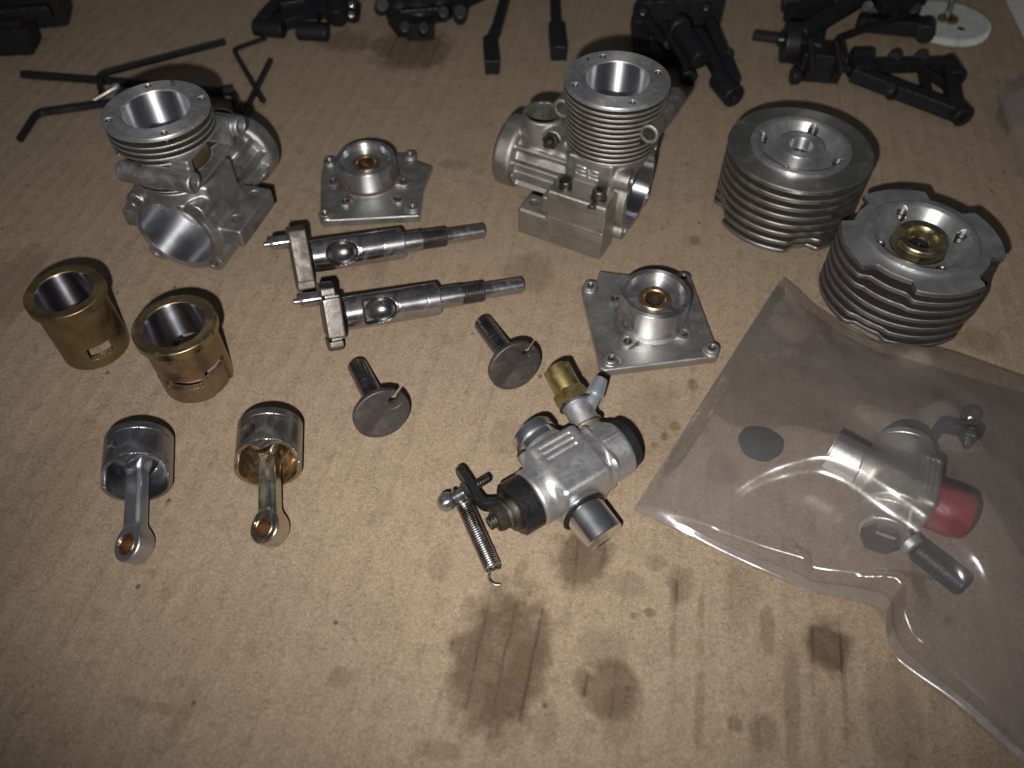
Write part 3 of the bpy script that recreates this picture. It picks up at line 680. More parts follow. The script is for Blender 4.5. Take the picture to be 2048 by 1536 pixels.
# ------------------------------------------------------------------ crankshafts
def crankshaft(label, web_px, tail_px, marks, stepped, mats):
    a = at(web_px[0], web_px[1], 9.2); b = at(tail_px[0], tail_px[1], 2.5); ex = b - a; L = ex.length
    t = thing('crankshaft', label, 'crankshaft', a, mat=basis(ex, (0, .62, .78)), group='crankshafts')
    k = L/(tail_px[0] - web_px[0]); x = [(m - web_px[0])*k for m in marks]     # journal start, collar start, collar end, step end, thread end
    R = RY(PI/2)
    def web(X, Y, Z):
        d = cx(X, Y, Z, 0, 0, 9.6, -2.5, 2.5, .4); d = smax(d, np.abs(Y) - 4.9, .6)
        if stepped:
            for s in (-1, 1):
                d = cut(d, bx(X, Y, Z, -4, -1.5, -9, 9, min(s*5.2, s*6.3), max(s*5.2, s*6.3), .2), .2)
                d = cut(d, bx(X, Y, Z, -4, 4, -9, -3.6, min(s*5.4, s*6.4), max(s*5.4, s*6.4), .2), .2)
            d = cut(d, bx(X, Y, Z, 1.4, 5, -9, 9, 6, 20, .2), .2); d = cut(d, bx(X, Y, Z, 1.4, 5, -9, 9, -20, -6.2, .2), .2)
        else:
            d = cut(d, bx(X, Y, Z, -4, 4, -9, -3.9, -20, -6.4, .2), .3)
        return d
    cast('counterweight', web, (-2.6, -5, -9.7), (2.6, 5, 9.7), .22, mats[1], t)
    MB().lathe([(0, -9.6), (.75, -9.6), (.9, -9.4), (.9, -8.0), (1.6, -7.9), (1.9, -7.2), (2.0, -6.8), (2.0, -2.3), (0, -2.3)], 28, T(0, 0, 5.4) @ R).build('crankpin', mats[0], t)
    wc = (x[0] + (x[1] - x[0])*.40); hw = 3.6
    def journal(X, Y, Z):
        d = cx(X, Y, Z, 0, 0, 4.75, x[0] - .2, x[2], .3)
        g = np.abs(X - x[1]) - .18; d = cut(d, np.maximum(g, 4.62 - np.sqrt(Y*Y + Z*Z)), .05)
        q = np.sqrt(((X - wc)/1.2)**2 + ((Y + 4.3)/.95)**2 + ((Z - .2)/.98)**2) - 4.0
        if stepped: q = np.minimum(q, bx(X, Y, Z, wc - 4.7, wc, -9, -1.8, -3.4, 3.6, 1.0))
        d = cut(d, q, .12)
        d = cut(d, np.maximum(np.abs(X - wc - 3.6) - 2.0, np.maximum(Y + 4.66, np.abs(Z - .2) - 3.0)), .1)
        return d
    jo = cast('journal', journal, (x[0] - .4, -4.8, -4.8), (x[2] + .1, 4.8, 4.8), .18, mats[0], t)
    jo.data.materials.append(M['steel_dark']); n = len(jo.data.polygons); c = np.zeros(n*3); jo.data.polygons.foreach_get('center', c); c = c.reshape(-1, 3)/MM
    jo.data.polygons.foreach_set('material_index', ((np.hypot(c[:, 1], c[:, 2]) < 4.25) & (np.abs(c[:, 0] - wc) < 5)).astype(np.int32))
    MB().lathe(rod(3.15, x[2] - .3, x[3], .25), 40, R).build('bearing_seat', mats[0], t)
    MB().lathe(thread(3.05, x[3] - .1, x[4], .78, .36), 36, R).build('threaded_section', M['thread'], t)
    MB().lathe(rod(2.35, x[4] - .2, L, .35), 36, R).build('tail_shaft', mats[0], t)
    return t
crankshaft('upper crankshaft with plain dark counterweight lying below the square backplate', (601, 517), (967, 462), (622, 756, 798, 836, 886), False, (M['steel'], M['steel_web']))
crankshaft('lower crankshaft with bright stepped counterweight', (664, 632), (1044, 570), (688, 842, 868, 915, 961), True, (M['steel'], M['steel_worn']))

# ------------------------------------------------------------------ starter drive pins: a rod with a notched disc
def drive_pin(label, disc_px, end_px, face):
    a = at(disc_px[0], disc_px[1], 7.3); b = at(end_px[0], end_px[1], 2.75); ex = b - a
    t = thing('drive_pin', label, 'drive pin', a, mat=basis(ex, (0, 0, 1)), group='starter drive pins')
    L = ex.length; R = RY(PI/2)
    n = (-.72, .66)
    def disc(X, Y, Z):
        d = cx(X, Y, Z, 0, 0, 7.4, -.75, .85, .3)
        U = Y*n[0] + Z*n[1]; W = -Y*n[1] + Z*n[0]
        d = cut(d, np.sqrt((U - 4.7)**2 + W*W) - 1.25, .1); d = cut(d, np.maximum(np.abs(W) - .75, 4.7 - U), .1)
        d = cut(d, np.maximum(np.sqrt((U - 4.7)**2 + W*W) - 2.6, X + .62 if face else X + .71), .05)
        return d
    cast('disc', disc, (-.9, -7.5, -7.5), (1, 7.5, 7.5), .17, M['face_dark'], t, 30)
    MB().lathe([(0, .6), (3.3, .6), (3.3, 1.4), (2.75, 1.9), (2.7, L*.52), (2.62, L*.525), (2.62, L*.54), (2.7, L*.545), (2.7, L - .4), (2.3, L), (0, L)], 44, R).build('pin', M['steel_dark'], t)
    return t
drive_pin('dark drive pin with scuffed notched disc, nearer the pistons', (763, 826), (714, 731), True)
drive_pin('dark drive pin with clean notched disc, nearer the carburettor', (1029, 731), (966, 646), False)

# ------------------------------------------------------------------ cylinder liners
def liner(label, C, H, Ro, Rt, windows, mats, extra=None, flange=2.7):
    t = thing('cylinder_liner', label, 'cylinder liner', (C[0], C[1], 0), 0, 'cylinder liners')
    ri = Rt - 1.8
    def f(X, Y, Z):
        r = np.sqrt(X*X + Y*Y)
        d = cz(X, Y, Z, 0, 0, Rt, 0, H, .15)
        d = np.minimum(d, cz(X, Y, Z, 0, 0, Ro, H - flange, H, .3))
        g = np.sqrt((r - Rt)**2 + (Z - (H - flange - .2))**2) - .3; d = cut(d, g, .1)
        d = cut(d, r - ri - np.maximum(0, Z - H + .5)*.6, .1)
        for a, zc, hw, hh, rd in windows:
            ca, sa = math.cos(a), math.sin(a); U = X*ca + Y*sa; W = -X*sa + Y*ca
            q = np.maximum(smax(np.abs(W) - hw, np.abs(Z - zc) - hh, rd), 2.0 - U); d = cut(d, q, .25)
        if extra: d = extra(d, X, Y, Z)
        return d
    o = cast('sleeve', f, (-Ro, -Ro, 0), (Ro, Ro, H), .24, mats[0], t)
    o.data.materials.append(M['chrome_dark']); o.data.materials.append(mats[1])
    n = len(o.data.polygons); c = np.zeros(n*3); o.data.polygons.foreach_get('center', c); c = c.reshape(-1, 3)/MM; r = np.hypot(c[:, 0], c[:, 1])
    mi = np.where(r < ri + .12, 1, np.where((c[:, 2] > H - flange + .1) & (r > Rt + .35), 2, 0)); o.data.polygons.foreach_set('material_index', mi.astype(np.int32))
    return t
c1 = (-117.6, 152.2)
w = at(208, 712, 5.0); aw = math.atan2(w.y - c1[1], w.x - c1[0])
liner('old yellow brass cylinder liner with one small square port', c1, 21.8, 10.1, 9.05, [(aw, 5.6, 3.1, 2.1, .8), (aw + 2.2, 7, 3.5, 2.2, .6), (aw + 4.0, 7, 3.5, 2.2, .6)], (M['brass_old'], M['brass_old']))
c2 = (-85.9, 140.9)
w = at(372, 757, 7.0); aw = math.atan2(w.y - c2[1], w.x - c2[0])
def ex2(d, X, Y, Z):
    a = aw + math.radians(62); U = X*math.cos(a) + Y*math.sin(a); W = -X*math.sin(a) + Y*math.cos(a)
    r = np.sqrt(X*X + Y*Y)
    d = cut(d, np.maximum(np.maximum(np.abs(W) - 3.4, Z - 9.0), 8.75 - r), .1)
    a = aw + math.radians(75); U = X*math.cos(a) + Y*math.sin(a); W = -X*math.sin(a) + Y*math.cos(a)
    return cut(d, np.maximum(np.maximum(np.abs(W) - .28, 8.8 - U), 19.6 - Z), .08)
liner('tarnished coppery cylinder liner with slotted ports and bright rim', c2, 21.2, 10.55, 9.3, [(aw, 7.2, 4.7, 1.5, .7), (aw + math.radians(62), 8.6, 3.6, 1.5, .7), (aw - math.radians(70), 8, 4, 1.5, .7), (aw + PI, 8, 4.5, 1.5, .7)], (M['brass_pink'], M['brass_rim']), ex2)

# ------------------------------------------------------------------ pistons with connecting rods
def piston(label, crown_px, ang, big_px, mats, pin_r, channel, pin_a):
    Rp, Lp = 7.85, 13.2
    ax = Vector((math.cos(ang), math.sin(ang), 0)); top = at(crown_px[0], crown_px[1], 15.2)
    crown = Vector((top.x, top.y, 0)) - ax*.4; S = crown - ax*Lp; S.z = Rp
    t = thing('piston', label, 'piston', (S.x, S.y, 0), group='pistons with connecting rods')
    left = Vector((-ax.y, ax.x, 0)); up = Vector((0, 0, 1))
    Q = Matrix((left*-1, up, ax)).transposed()          # local x right, y up, z towards the crown
    if Q.determinant() < 0: Q = Matrix((left, up, ax)).transposed()
    sgn = 1 if (Q @ Vector((1, 0, 0))).x > 0 else -1    # +x of the picture
    pa = math.radians(pin_a)
    n = Vector((-sgn*math.sin(pa), math.cos(pa), 0))     # wrist pin axis, up and to the left
    def f(X, Y, Z):
        r = np.sqrt(X*X + Y*Y)
        d = _cyl(X, Y, Z - Lp/2, Rp, -Lp/2, Lp/2, .35)
        d = cut(d, np.maximum(np.sqrt((r - Rp)**2 + (Z - Lp + 2.2)**2) - .22, 0) if False else np.sqrt((r - Rp)**2 + (Z - Lp + 2.2)**2) - .16, .05)
        d = cut(d, np.sqrt((r - Rp)**2 + (Z - 3.4)**2) - .14, .05)
        d = cut(d, _cyl(X, Y, Z, 6.75, -5, Lp - 2.6, 1.0), .15)
        for a, rr in ((-36, 4.7), (40, 4.6)):       # scalloped skirt
            A = math.radians(a); ux, uy = sgn*math.sin(A), math.cos(A); U = X*ux + Y*uy; W = X*uy - Y*ux
            d = cut(d, np.maximum(np.sqrt(W*W*.8 + (Z + 1.4)**2) - rr, 1.0 - U), .15)
        U = X*n.x + Y*n.y; W = X*n.y - Y*n.x
        boss = np.maximum(np.sqrt(W*W + (Z - 7.3)**2) - 3.2, 3.4 - np.abs(U)); d = np.minimum(d, np.maximum(boss, r - Rp + .5))
        d = cut(d, np.sqrt(W*W + (Z - 7.3)**2) - pin_r, .1)
        return d
    o = cast('piston_body', f, (-Rp, -Rp, 0), (Rp, Rp, Lp), .21, mats[0], t)
    o.matrix_local = Matrix.Translation(Vector((0, 0, Rp))*MM) @ Q.to_4x4()
    o.data.materials.append(mats[2]); N = len(o.data.polygons); c = np.zeros(N*3); o.data.polygons.foreach_get('center', c); c = c.reshape(-1, 3)/MM
    o.data.polygons.foreach_set('material_index', (np.hypot(c[:, 0], c[:, 1]) < Rp - .6).astype(np.int32)*((c[:, 2] < Lp - 1)).astype(np.int32))
    G3 = Q
    nw = (G3 @ n).normalized()
    wc = ax*7.3 + Vector((0, 0, Rp))                      # wrist pin centre relative to the thing
    for s in (1, -1):
        MB().lathe(rod(pin_r - .06, 3.0, 6.9, .3), 20, along(wc, nw*s)).build('wrist_pin', M['deep'], t)  # pin coloured near-black, painting in the dark of the pin holes
    big = at(big_px[0], big_px[1], 3.9) - Vector((S.x, S.y, 0)); e = big - wc; L = e.length
    B = basis(e, nw); 
    def rodf(X, Y, Z):
        d = cz(X, Y, Z, 0, 0, 3.1, -1.9, 1.9, .4)
        w = 2.35 + .35*np.clip(X/L, 0, 1); q = np.maximum(np.abs(Y) - w, np.maximum(np.abs(Z) - 1.75, np.maximum(-X, X - L)))
        q = smax(q, (np.abs(Y) + np.abs(Z))*.707 - (w + 1.75)*.707 + .45, .2)
        d = smin(d, q, 1.2); d = smin(d, cz(X, Y, Z, L, 0, 4.05, -2.3, 2.3, .5), 1.6)
        if channel: d = cut(d, np.maximum(np.maximum(np.abs(Y) - .95, np.maximum(3.6 - X, X - L + 5.2)), 1.0 - np.abs(Z)), .25)
        d = cut(d, cz(X, Y, Z, L, 0, 2.55, -9, 9), .15)
        return d
    ro = cast('connecting_rod', rodf, (-3.2, -4.2, -2.4), (L + 4.2, 4.2, 2.4), .21, mats[1], t)
    mm = B.to_4x4(); mm.translation = wc*MM; ro.matrix_local = mm
    bu = MB().lathe(ring(2.05, 2.6, -2.38, 2.38, .15), 40, T(L, 0, 0), closed=True).build('big_end_bush', M['bronze'], ro)
    return t
piston('grey piston with plain connecting rod standing left of the two', (257, 842), math.radians(103.5), (269, 1092), (M['piston_skirt'], M['rod'], M['piston_skirt']), 1.35, False, 28)
piston('piston wet with amber oil, its connecting rod grooved', (527, 813), math.radians(98), (540, 1058), (M['piston_oily'], M['rod_oily'], M['amber']), 1.95, True, 26)

# ------------------------------------------------------------------ carburettors
def hexnut(mb, A, r, h, ri=0, c=.25):
    p = [(ri, 0), (r - c, 0), (r, c), (r, h - c), (r - c, h), (ri, h)]
    if ri == 0: p[0] = (0, 0); p[-1] = (0, h)
    return mb.lathe(p, 6, A)
carb_c = at(1145, 935, 9.0)
cb = thing('carburettor', 'bright carburettor with brass needle valve and chrome tube on bare cardboard', 'carburettor', (carb_c.x, carb_c.y, 0), math.radians(34), 'carburettors')
ZB = 8.2; YB = -1.2
def carb_body(X, Y, Z):
    d = bx(X, Y, Z, -9.0, 5.0, YB - 7.6, YB + 8.4, 1.5, 15.8, 1.6)
    d = smin(d, cx(X, Y, Z, YB, ZB, 7.1, -13.2, 13.0, .8), 1.8)
    d = smin(d, cx(X, Y, Z, YB, ZB, 6.9, 5.0, 13.2, .5), .6)
    d = smin(d, bx(X, Y, Z, 5.5, 8.2, YB - 7.4, YB + 7.6, 2.0, 15.4, 2.6), .5)
    d = smin(d, cy(X, Y, Z, 10.2, 8.6, 3.3, 2, 8.6, .4), 1.6)
    d = smin(d, cy(X, Y, Z, -2.2, ZB, 5.9, 2, 9.4, .4), .8)
    d = smin(d, cy(X, Y, Z, -8.3, 10.5, 1.9, 2, 8.6, .4), 1.0)
    d = smin(d, bx(X, Y, Z, 7.6, 12.6, YB - .25, YB + .25, 14.8, 15.5, .2), .3)
    for k in range(3):
        y = YB + 6.0 - 1.7*k; x0 = -6.4
        d = cut(d, cap(X, Y, Z, (x0, y, 16.0), (x0 + 8.4 - .2*k, y, 16.0), .48), .15)
    return d
cast('body', carb_body, (-13.5, -9, 0), (13.5, 9.8, 16.2), .24, M['carb_cast'], cb)
AX = lambda x: T(x, YB, ZB) @ RY(PI/2); AY = lambda x, y, z, s=1: along((x, y, z), (0, s, 0))
MB().lathe([(0, 0), (6.0, 0), (6.3, .3), (6.3, 2.9), (5.7, 3.5), (0, 3.5)], 48, AX(12.4)).build('end_cap', M['black_plastic'], cb)
MB().lathe([(0, -5.4), (6.2, -5.4), (6.75, -4.9), (6.75, -.4), (6.4, 0), (0, 0)], 56, AX(-13.0)).build('collar', M['black_rubber'], cb)
MB().lathe([(0, -1.4), (4.6, -1.4), (4.9, -1.1), (4.9, 0), (0, 0)], 40, AX(-18.3)).build('barrel_end', M['screw'], cb)
MB().lathe(rod(3.7, -2.2, -1.2, .25), 36, AX(-18.3)).build('washer', M['steel_worn'], cb)
ty = lambda p, y0, s: along((p, y0, ZB), (0, s, 0))
MB().lathe([(0, 9.2), (4.2, 9.2), (4.5, 9.5), (4.8, 9.55), (5.0, 9.3), (5.0, 0), (0, 0)][::-1], 56, along((-4.0, YB - 7.2, 7.0), (0, -1, -.13))).build('outlet_tube', M['chrome'], cb)
MB().lathe(ring(5.0, 5.95, 0, 1.0, .35), 48, along((-4.0, YB - 8.4, 6.6), (0, -1, 0)), closed=True).build('seal_ring', M['black_rubber'], cb)
MB().lathe([(0, 0), (5.3, 0), (5.3, 2.4), (5.05, 2.5), (5.05, 2.8), (5.75, 3.0), (5.85, 3.3), (5.85, 5.4), (5.5, 5.8), (4.6, 5.8), (4.2, 2.0), (0, 2.0)], 56, along((-2.2, 8.6, ZB), (0, 1, 0))).build('inlet_ring', M['chrome'], cb)
q = along((-8.3, 8.2, 10.5), (0, 1, 0)); MB().lathe(rod(1.55, 0, 1.3, .3), 20, q).build('idle_screw', M['screw'], cb)
nd = along((10.6, 8.0, 8.6), (.15, 1, .22)) @ Matrix.Scale(1.18, 4)
o = MB().lathe([(0, 0), (3.35, 0), (3.35, .6), (3.0, .8), (3.0, 4.6), (3.3, 4.8), (3.3, 5.3), (0, 5.3)], 40, nd).build('needle_housing', M['carb_cast'], cb)
MB().lathe(ring(2.9, 3.75, 5.2, 5.85, .15), 40, nd, closed=True).build('seal_washer', M['steel_worn'], cb)
MB().lathe(ring(2.9, 3.4, -.1, .35, .1), 40, nd, closed=True).build('gasket', M['bronze'], cb)
m = MB(); hexnut(m, nd @ T(0, 0, 5.8), 3.9, 2.9); nv = m.build('needle_valve', M['brass'], cb)
MB().lathe([(0, 8.6), (3.0, 8.6), (3.1, 9.0), (3.1, 14.6), (2.5, 15.0), (0, 15.0)], 40, nd).build('valve_cap', M['brass'], nv)
np0 = Vector((11.8, 10.8, 9.2)); nd2 = (.86, .48, .28)
MB().lathe([(0, 0), (1.55, 0), (1.45, 4.0), (1.75, 4.2), (1.85, 4.6), (1.75, 5.3), (1.45, 7.2), (1.2, 8.2), (.75, 8.25), (.7, 7.0), (0, 7.0)], 28, along(np0, nd2) @ Matrix.Scale(1.3, 4)).build('fuel_nipple', M['alloy_nipple'], cb)
# throttle lever, nut, ball stud
m = MB(); hexnut(m, along((-20.2, YB, ZB), (-1, 0, 0)), 3.5, 2.6, 0, .35); tn = m.build('lever_nut', M['screw'], cb)
MB().lathe(thread(1.7, 2.4, 4.4, .6, .22), 22, along((-20.2, YB, ZB), (-1, 0, 0))).build('barrel_thread', M['screw'], tn)
lever = bend([(-19.3, YB - 2.2, ZB), (-19.3, YB + 3.6, 7.0), (-22.6, 4.6, 6.4), (-22.2, 9.6, 6.2), (-21.8, 15.0, 6.0)], 1.6, 5)
m = MB()
for i in range(len(lever) - 1):
    pass
def strap(pts, wdir, w, th):
    """flat bar following pts; w along wdir, th across"""
    V = []; F = []; wdir = Vector(wdir)
    for i, p in enumerate(pts):
        tt = (pts[min(i+1, len(pts)-1)] - pts[max(i-1, 0)]).normalized(); sd = tt.cross(wdir).normalized(); wd_ = sd.cross(tt).normalized()
        for a, b in ((1, .7), (.85, 1), (-.85, 1), (-1, .7), (-1, -.7), (-.85, -1), (.85, -1), (1, -.7)): V.append(tuple(p + wd_*(a*w/2) + sd*(b*th/2)))
    for i in range(len(pts) - 1):
        for k in range(8): F.append((i*8+k, i*8+(k+1) % 8, (i+1)*8+(k+1) % 8, (i+1)*8+k))
    F.append(tuple(range(7, -1, -1))); F.append(tuple(range((len(pts)-1)*8, len(pts)*8))); return V, F
m.add(*strap(lever, (0, 0, 1), 4.2, 1.7)); m.lathe(rod(2.3, -.85, .85, .3), 28, along((-21.9, 14.6, 6.0), (1, .02, 0))); m.build('throttle_lever', M['black_oxide'], cb)
b0 = Vector((-22.4, 10.2, 6.2)); bs = MB(); bs.lathe([(0, -.8), (1.9, -.8), (2.1, -.5), (2.1, .5), (1.9, .8), (0, .8)], 6, along(b0 + Vector((-1.7, 0, 0)), (-1, 0, 0)))
bs.lathe([(0, 0), (1.25, 0), (1.25, 1.6), (1.9, 1.8), (1.9, 2.3), (1.1, 2.7), (1.05, 3.2)], 24, along(b0 + Vector((-2.0, 0, 0)), (-1, 0, 0)))
sp = [(2.35*math.sin(PI*i/12), -2.35*math.cos(PI*i/12)) for i in range(13)]; sp[0] = (0, -2.35); sp[-1] = (0, 2.35)
bs.lathe(sp, 28, along(b0 + Vector((-6.6, 0, 0)), (-1, 0, 0)))
st = bs.build('ball_stud', M['steel'], cb)
MB().lathe(thread(1.15, 0, 5.6, .7, .25), 20, along(b0 + Vector((-.4, 0, 0)), (1, 0, 0))).build('stud_thread', M['screw'], st)
# return spring hooked on the ball stud: loose coil, a thing of its own
s0 = at(926, 1004, 4.6); s1 = at(986, 1137, 2.6); ed = s1 - s0; LS = ed.length
Bs = along(s0, ed); pts = []; turns = 31; per = 14
for i in range(turns*per + 1):
    a = 2*PI*i/per; z = LS*i/(turns*per); pts.append(Bs @ Vector((1.85*math.cos(a), 1.85*math.sin(a), z)))
hk = [Bs @ Vector((1.85, 0, LS)), Bs @ Vector((1.2, 0.2, LS + .5))] + [Bs @ Vector((-.2 + 1.75*math.cos(a), 0.1, LS + 2.0 + 1.75*math.sin(a))) for a in np.linspace(-.9, 3.3, 14)[::1]]
hooktop = [Bs @ Vector((1.6*math.cos(a), .2, -1.2 + 1.6*math.sin(a))) for a in np.linspace(4.6, .2, 10)]
spg = thing('tension_spring', 'small steel coil spring with open hook hanging from the throttle lever', 'spring', (s0.x, s0.y, 0))
org = Vector((s0.x, s0.y, 0))
V, F = tube([p - org for p in pts], .2, 6); obj('coil', V, F, M['spring'], spg)
hk = [Bs @ Vector((1.7, 0, LS + .05))] + [Bs @ Vector((.1 + 1.95*math.cos(a), .15, LS + 2.2 - 1.95*math.sin(a))) for a in np.linspace(.9, 4.6, 16)]
V, F = tube([p - org for p in hk], .27, 8); obj('end_hook', V, F, M['spring'], spg)
V, F = tube([p - org for p in hooktop], .27, 8); obj('top_hook', V, F, M['spring'], spg)

# the second carburettor, inside the bag
bc = at(1800, 965, 9.0); cg = thing('carburettor', 'old grey carburettor with red cap inside the clear plastic bag', 'carburettor', (bc.x, bc.y, 0), math.radians(-24), 'carburettors')
def carb2(X, Y, Z):
    d = cy(X, Y, Z, 0, 7.6, 7.2, -8, 11, 1.0)
    d = smin(d, np.sqrt(X*X + Y*Y*.8 + (Z - 7.2)**2) - 7.4, 1.5)
    d = smin(d, bx(X, Y, Z, 2.5, 7.5, -7.5, 7.0, 2, 14.5, 1.4), 1.0)
    d = smin(d, cy(X, Y, Z, -1, 6.4, 5.6, -13.5, -6, .6), .8)
    d = smin(d, cx(X, Y, Z, 1.2, 7.6, 5.6, -10, 0, .5), 1.2)
    for k in range(4): d = cut(d, cap(X, Y, Z, (3.6 + 1.15*k, -4, 14.6), (3.6 + 1.15*k, 5, 14.6), .36), .12)
    for s in (-1, 1): d = smin(d, bx(X, Y, Z, -1 + s*4.0 - .3, -1 + s*4.0 + .3, -13, -7, 8, 11.0, .2), .3)
    return d
cast('body', carb2, (-11, -15, 0), (9, 12, 16), .3, M['carb_old'], cg)
MB().lathe([(4.2, .3), (4.5, 8.6), (4.8, 8.8), (5.0, 8.6), (5.0, 0), (0, 0)][::-1], 48, along((-8.0, 1.8, 7.6), (-1, .18, .06))).build('outlet_tube', M['carb_cast'], cg)
MB().lathe([(0, 0), (5.2, 0), (5.9, 1.2), (6.0, 6.0), (5.4, 8.6), (3.6, 9.9), (0, 10.2)], 44, along((7.2, -1.6, 7.2), (1, -.05, 0))).build('red_cap', M['red_rubber'], cg)
MB().lathe(ring(3, 6.4, 0, 2.2, .4), 44, along((0, 11, 7.8), (0, 1, 0)), closed=True).build('collar', M['carb_cast'], cg)
MB().lathe(rod(5.2, 2.0, 4.4, .5), 44, along((0, 11, 7.8), (0, 1, 0))).build('barrel_end', M['black_rubber'], cg)
m = MB(); hexnut(m, along((-1.2, -13.2, 5.6), (0, -1, 0)), 4.5, 3.0, 0, .5); m.build('plug_nut', M['screw'], cg)
MB().lathe(rod(2.6, 0, 2.4, .4), 28, along((4.5, -12.5, 5.5), (.75, -.6, 0))).build('needle_seat', M['carb_cast'], cg)
MB().lathe(rod(2.7, 2.0, 15.0, .9), 32, along((4.5, -12.5, 5.0), (.86, -.42, 0))).build('needle_knob', M['black_plastic'], cg)
lv = bend([(3.0, 15.2, 8.5), (6.2, 16.2, 8.5), (6.4, 21.5, 8.5), (15.4, 22.6, 8.5)], 1.4, 5)
m = MB(); m.add(*strap(lv, (0, 0, 1), 3.6, 1.8)); m.lathe(rod(2.4, -.9, .9, .3), 26, along((14.4, 22.6, 8.5), (0.05, 1, 0))); m.build('throttle_lever', M['black_plastic'], cg)
b1 = Vector((13.6, 22.4, 8.5)); m = MB(); hexnut(m, along(b1, (0, -1, 0)) @ T(0, 0, .9), 2.2, 1.7); m.lathe(thread(1.1, 2.4, 5.0, .6, .2), 18, along(b1, (0, -1, 0)))
m.lathe(rod(1.2, .8, 3.0, .2), 18, along(b1, (0, 1, 0))); m.lathe(sp, 26, along(b1 + Vector((0, 5.0, 0)), (0, 1, 0))); m.build('ball_stud', M['steel'], cg)
pd = at(1521, 888, 0); o = MB()
V = [(0, 0, .9)]; N = 40; F = []
for lev, (rr, z) in enumerate(((5.4, .9), (5.75, .55), (5.7, .02))):
    for i in range(N):
        a = 2*PI*i/N; r = rr*(1 + .035*math.sin(3*a + 1) + .02*math.sin(7*a) + random.uniform(-.012, .012)); V.append((r*math.cos(a), r*.93*math.sin(a), z))
for i in range(N):
    j = (i+1) % N; F.append((0, 1+i, 1+j)); F.append((1+i, 1+N+i, 1+N+j, 1+j)); F.append((1+N+i, 1+2*N+i, 1+2*N+j, 1+N+j))
o = obj('felt_pad', V, F, M['felt'], None, 50); o.location = Vector((pd.x, pd.y, 0))*MM
tag(o, 'small round black pad lying flat under the clear bag', 'pad')
# ------------------------------------------------------------------ clear plastic bags
def film_material(name, haze, tint):
    t = NT(name); c = t.coord()
    n = t.noise(c, .05, 4, .6, .5); scr = t.noise(c, .6, 4, .7, 1.5)
    m = t.n('ShaderNodeMapping'); t.put(m.inputs['Vector'], c); m.inputs['Scale'].default_value = (.25, 2.6, 1); m.inputs['Rotation'].default_value = (0, 0, .6)
    line = t.noise(m.outputs[0], 1.0, 3, .6)
    m2 = t.n('ShaderNodeMapping'); t.put(m2.inputs['Vector'], c); m2.inputs['Scale'].default_value = (3.0, .2, 1); m2.inputs['Rotation'].default_value = (0, 0, -.3)
    line2 = t.noise(m2.outputs[0], 1.0, 3, .6)
    tr = t.n('ShaderNodeBsdfTransparent'); tr.inputs[0].default_value = (.955, .945, .945, 1)
    hz = t.math('ADD', t.remap(n, .3, .7, haze*.8, haze*1.2), t.math('ADD', t.remap(line, .66, .74, 0, haze*.8), t.remap(line2, .68, .76, 0, haze*.6)))
    df = t.n('ShaderNodeBsdfDiffuse'); df.inputs[0].default_value = tint + (1,)
    gl = t.n('ShaderNodeBsdfGlossy'); gl.inputs[0].default_value = (1, 1, 1, 1); t.put(gl.inputs['Roughness'], t.remap(scr, .3, .7, .19, .27))
    nb = t.bump(scr, .04, .0003); t.put(gl.inputs['Normal'], nb)
    a = t.n('ShaderNodeMixShader'); t.put(a.inputs[0], hz); t.t.links.new(tr.outputs[0], a.inputs[1]); t.t.links.new(df.outputs[0], a.inputs[2])
    fr = t.n('ShaderNodeLayerWeight'); fr.inputs[0].default_value = .25
    f = t.math('ADD', .11, t.math('MULTIPLY', fr.outputs['Fresnel'], .35))
    b = t.n('ShaderNodeMixShader'); t.put(b.inputs[0], f); t.t.links.new(a.outputs[0], b.inputs[1]); t.t.links.new(gl.outputs[0], b.inputs[2])
    return t.done(b.outputs[0])
M['film'] = film_material('film', .066, (.74, .70, .71))
M['film_low'] = film_material('film_low', .02, (.70, .65, .64))
M['film_edge'] = film_material('film_edge', .10, (.80, .79, .82))
def resample(P, n):
    P = np.array([tuple(p)[:2] for p in P]); s = np.concatenate([[0], np.cumsum(np.hypot(*np.diff(P, axis=0).T))]); q = np.linspace(0, s[-1], n)
    return np.stack([np.interp(q, s, P[:, 0]), np.interp(q, s, P[:, 1])], 1)
def smoothline(C, it=60):
    for _ in range(it):
        D = C.copy(); D[1:-1] = .25*C[:-2] + .5*C[1:-1] + .25*C[2:]; C = D
    return C
NS, NTT = 300, 330
front = smoothline(resample([at(1266, 1021), at(1380, 1075), at(1500, 1135), at(1620, 1185), at(1750, 1213), at(1768, 1232), at(1768, 1275), at(1790, 1318), at(1900, 1405), at(2048, 1530), (140, 2)], NTT), 8)
back = smoothline(resample([at(1563, 556), at(1620, 605), at(1690, 655), at(1760, 690), at(1870, 718), at(2048, 768), (188, 128)], NTT), 20)
tt = np.linspace(0, 1, NTT)[None, :, None]; ss = np.linspace(0, 1, NS)[:, None, None]
XY = front[None]*(1 - ss) + back[None]*ss
def seg_d(A, B, h0, h1):
    A = np.array(A); B = np.array(B); ab = B - A; h = np.clip(((XY - A) @ ab)/(ab @ ab), 0, 1)
    dd = XY - A - h[..., None]*ab; return dd, np.sqrt((dd**2).sum(-1)), h0 + (h1 - h0)*h
def w2(u, v, z): p = at(u, v, z); return (p.x, p.y)
def soft(L, K):
    m = L[0]*0
    for a in L: m = m + np.exp(np.clip(a/K, -40, 60))
    return K*np.log(m)
tent = []
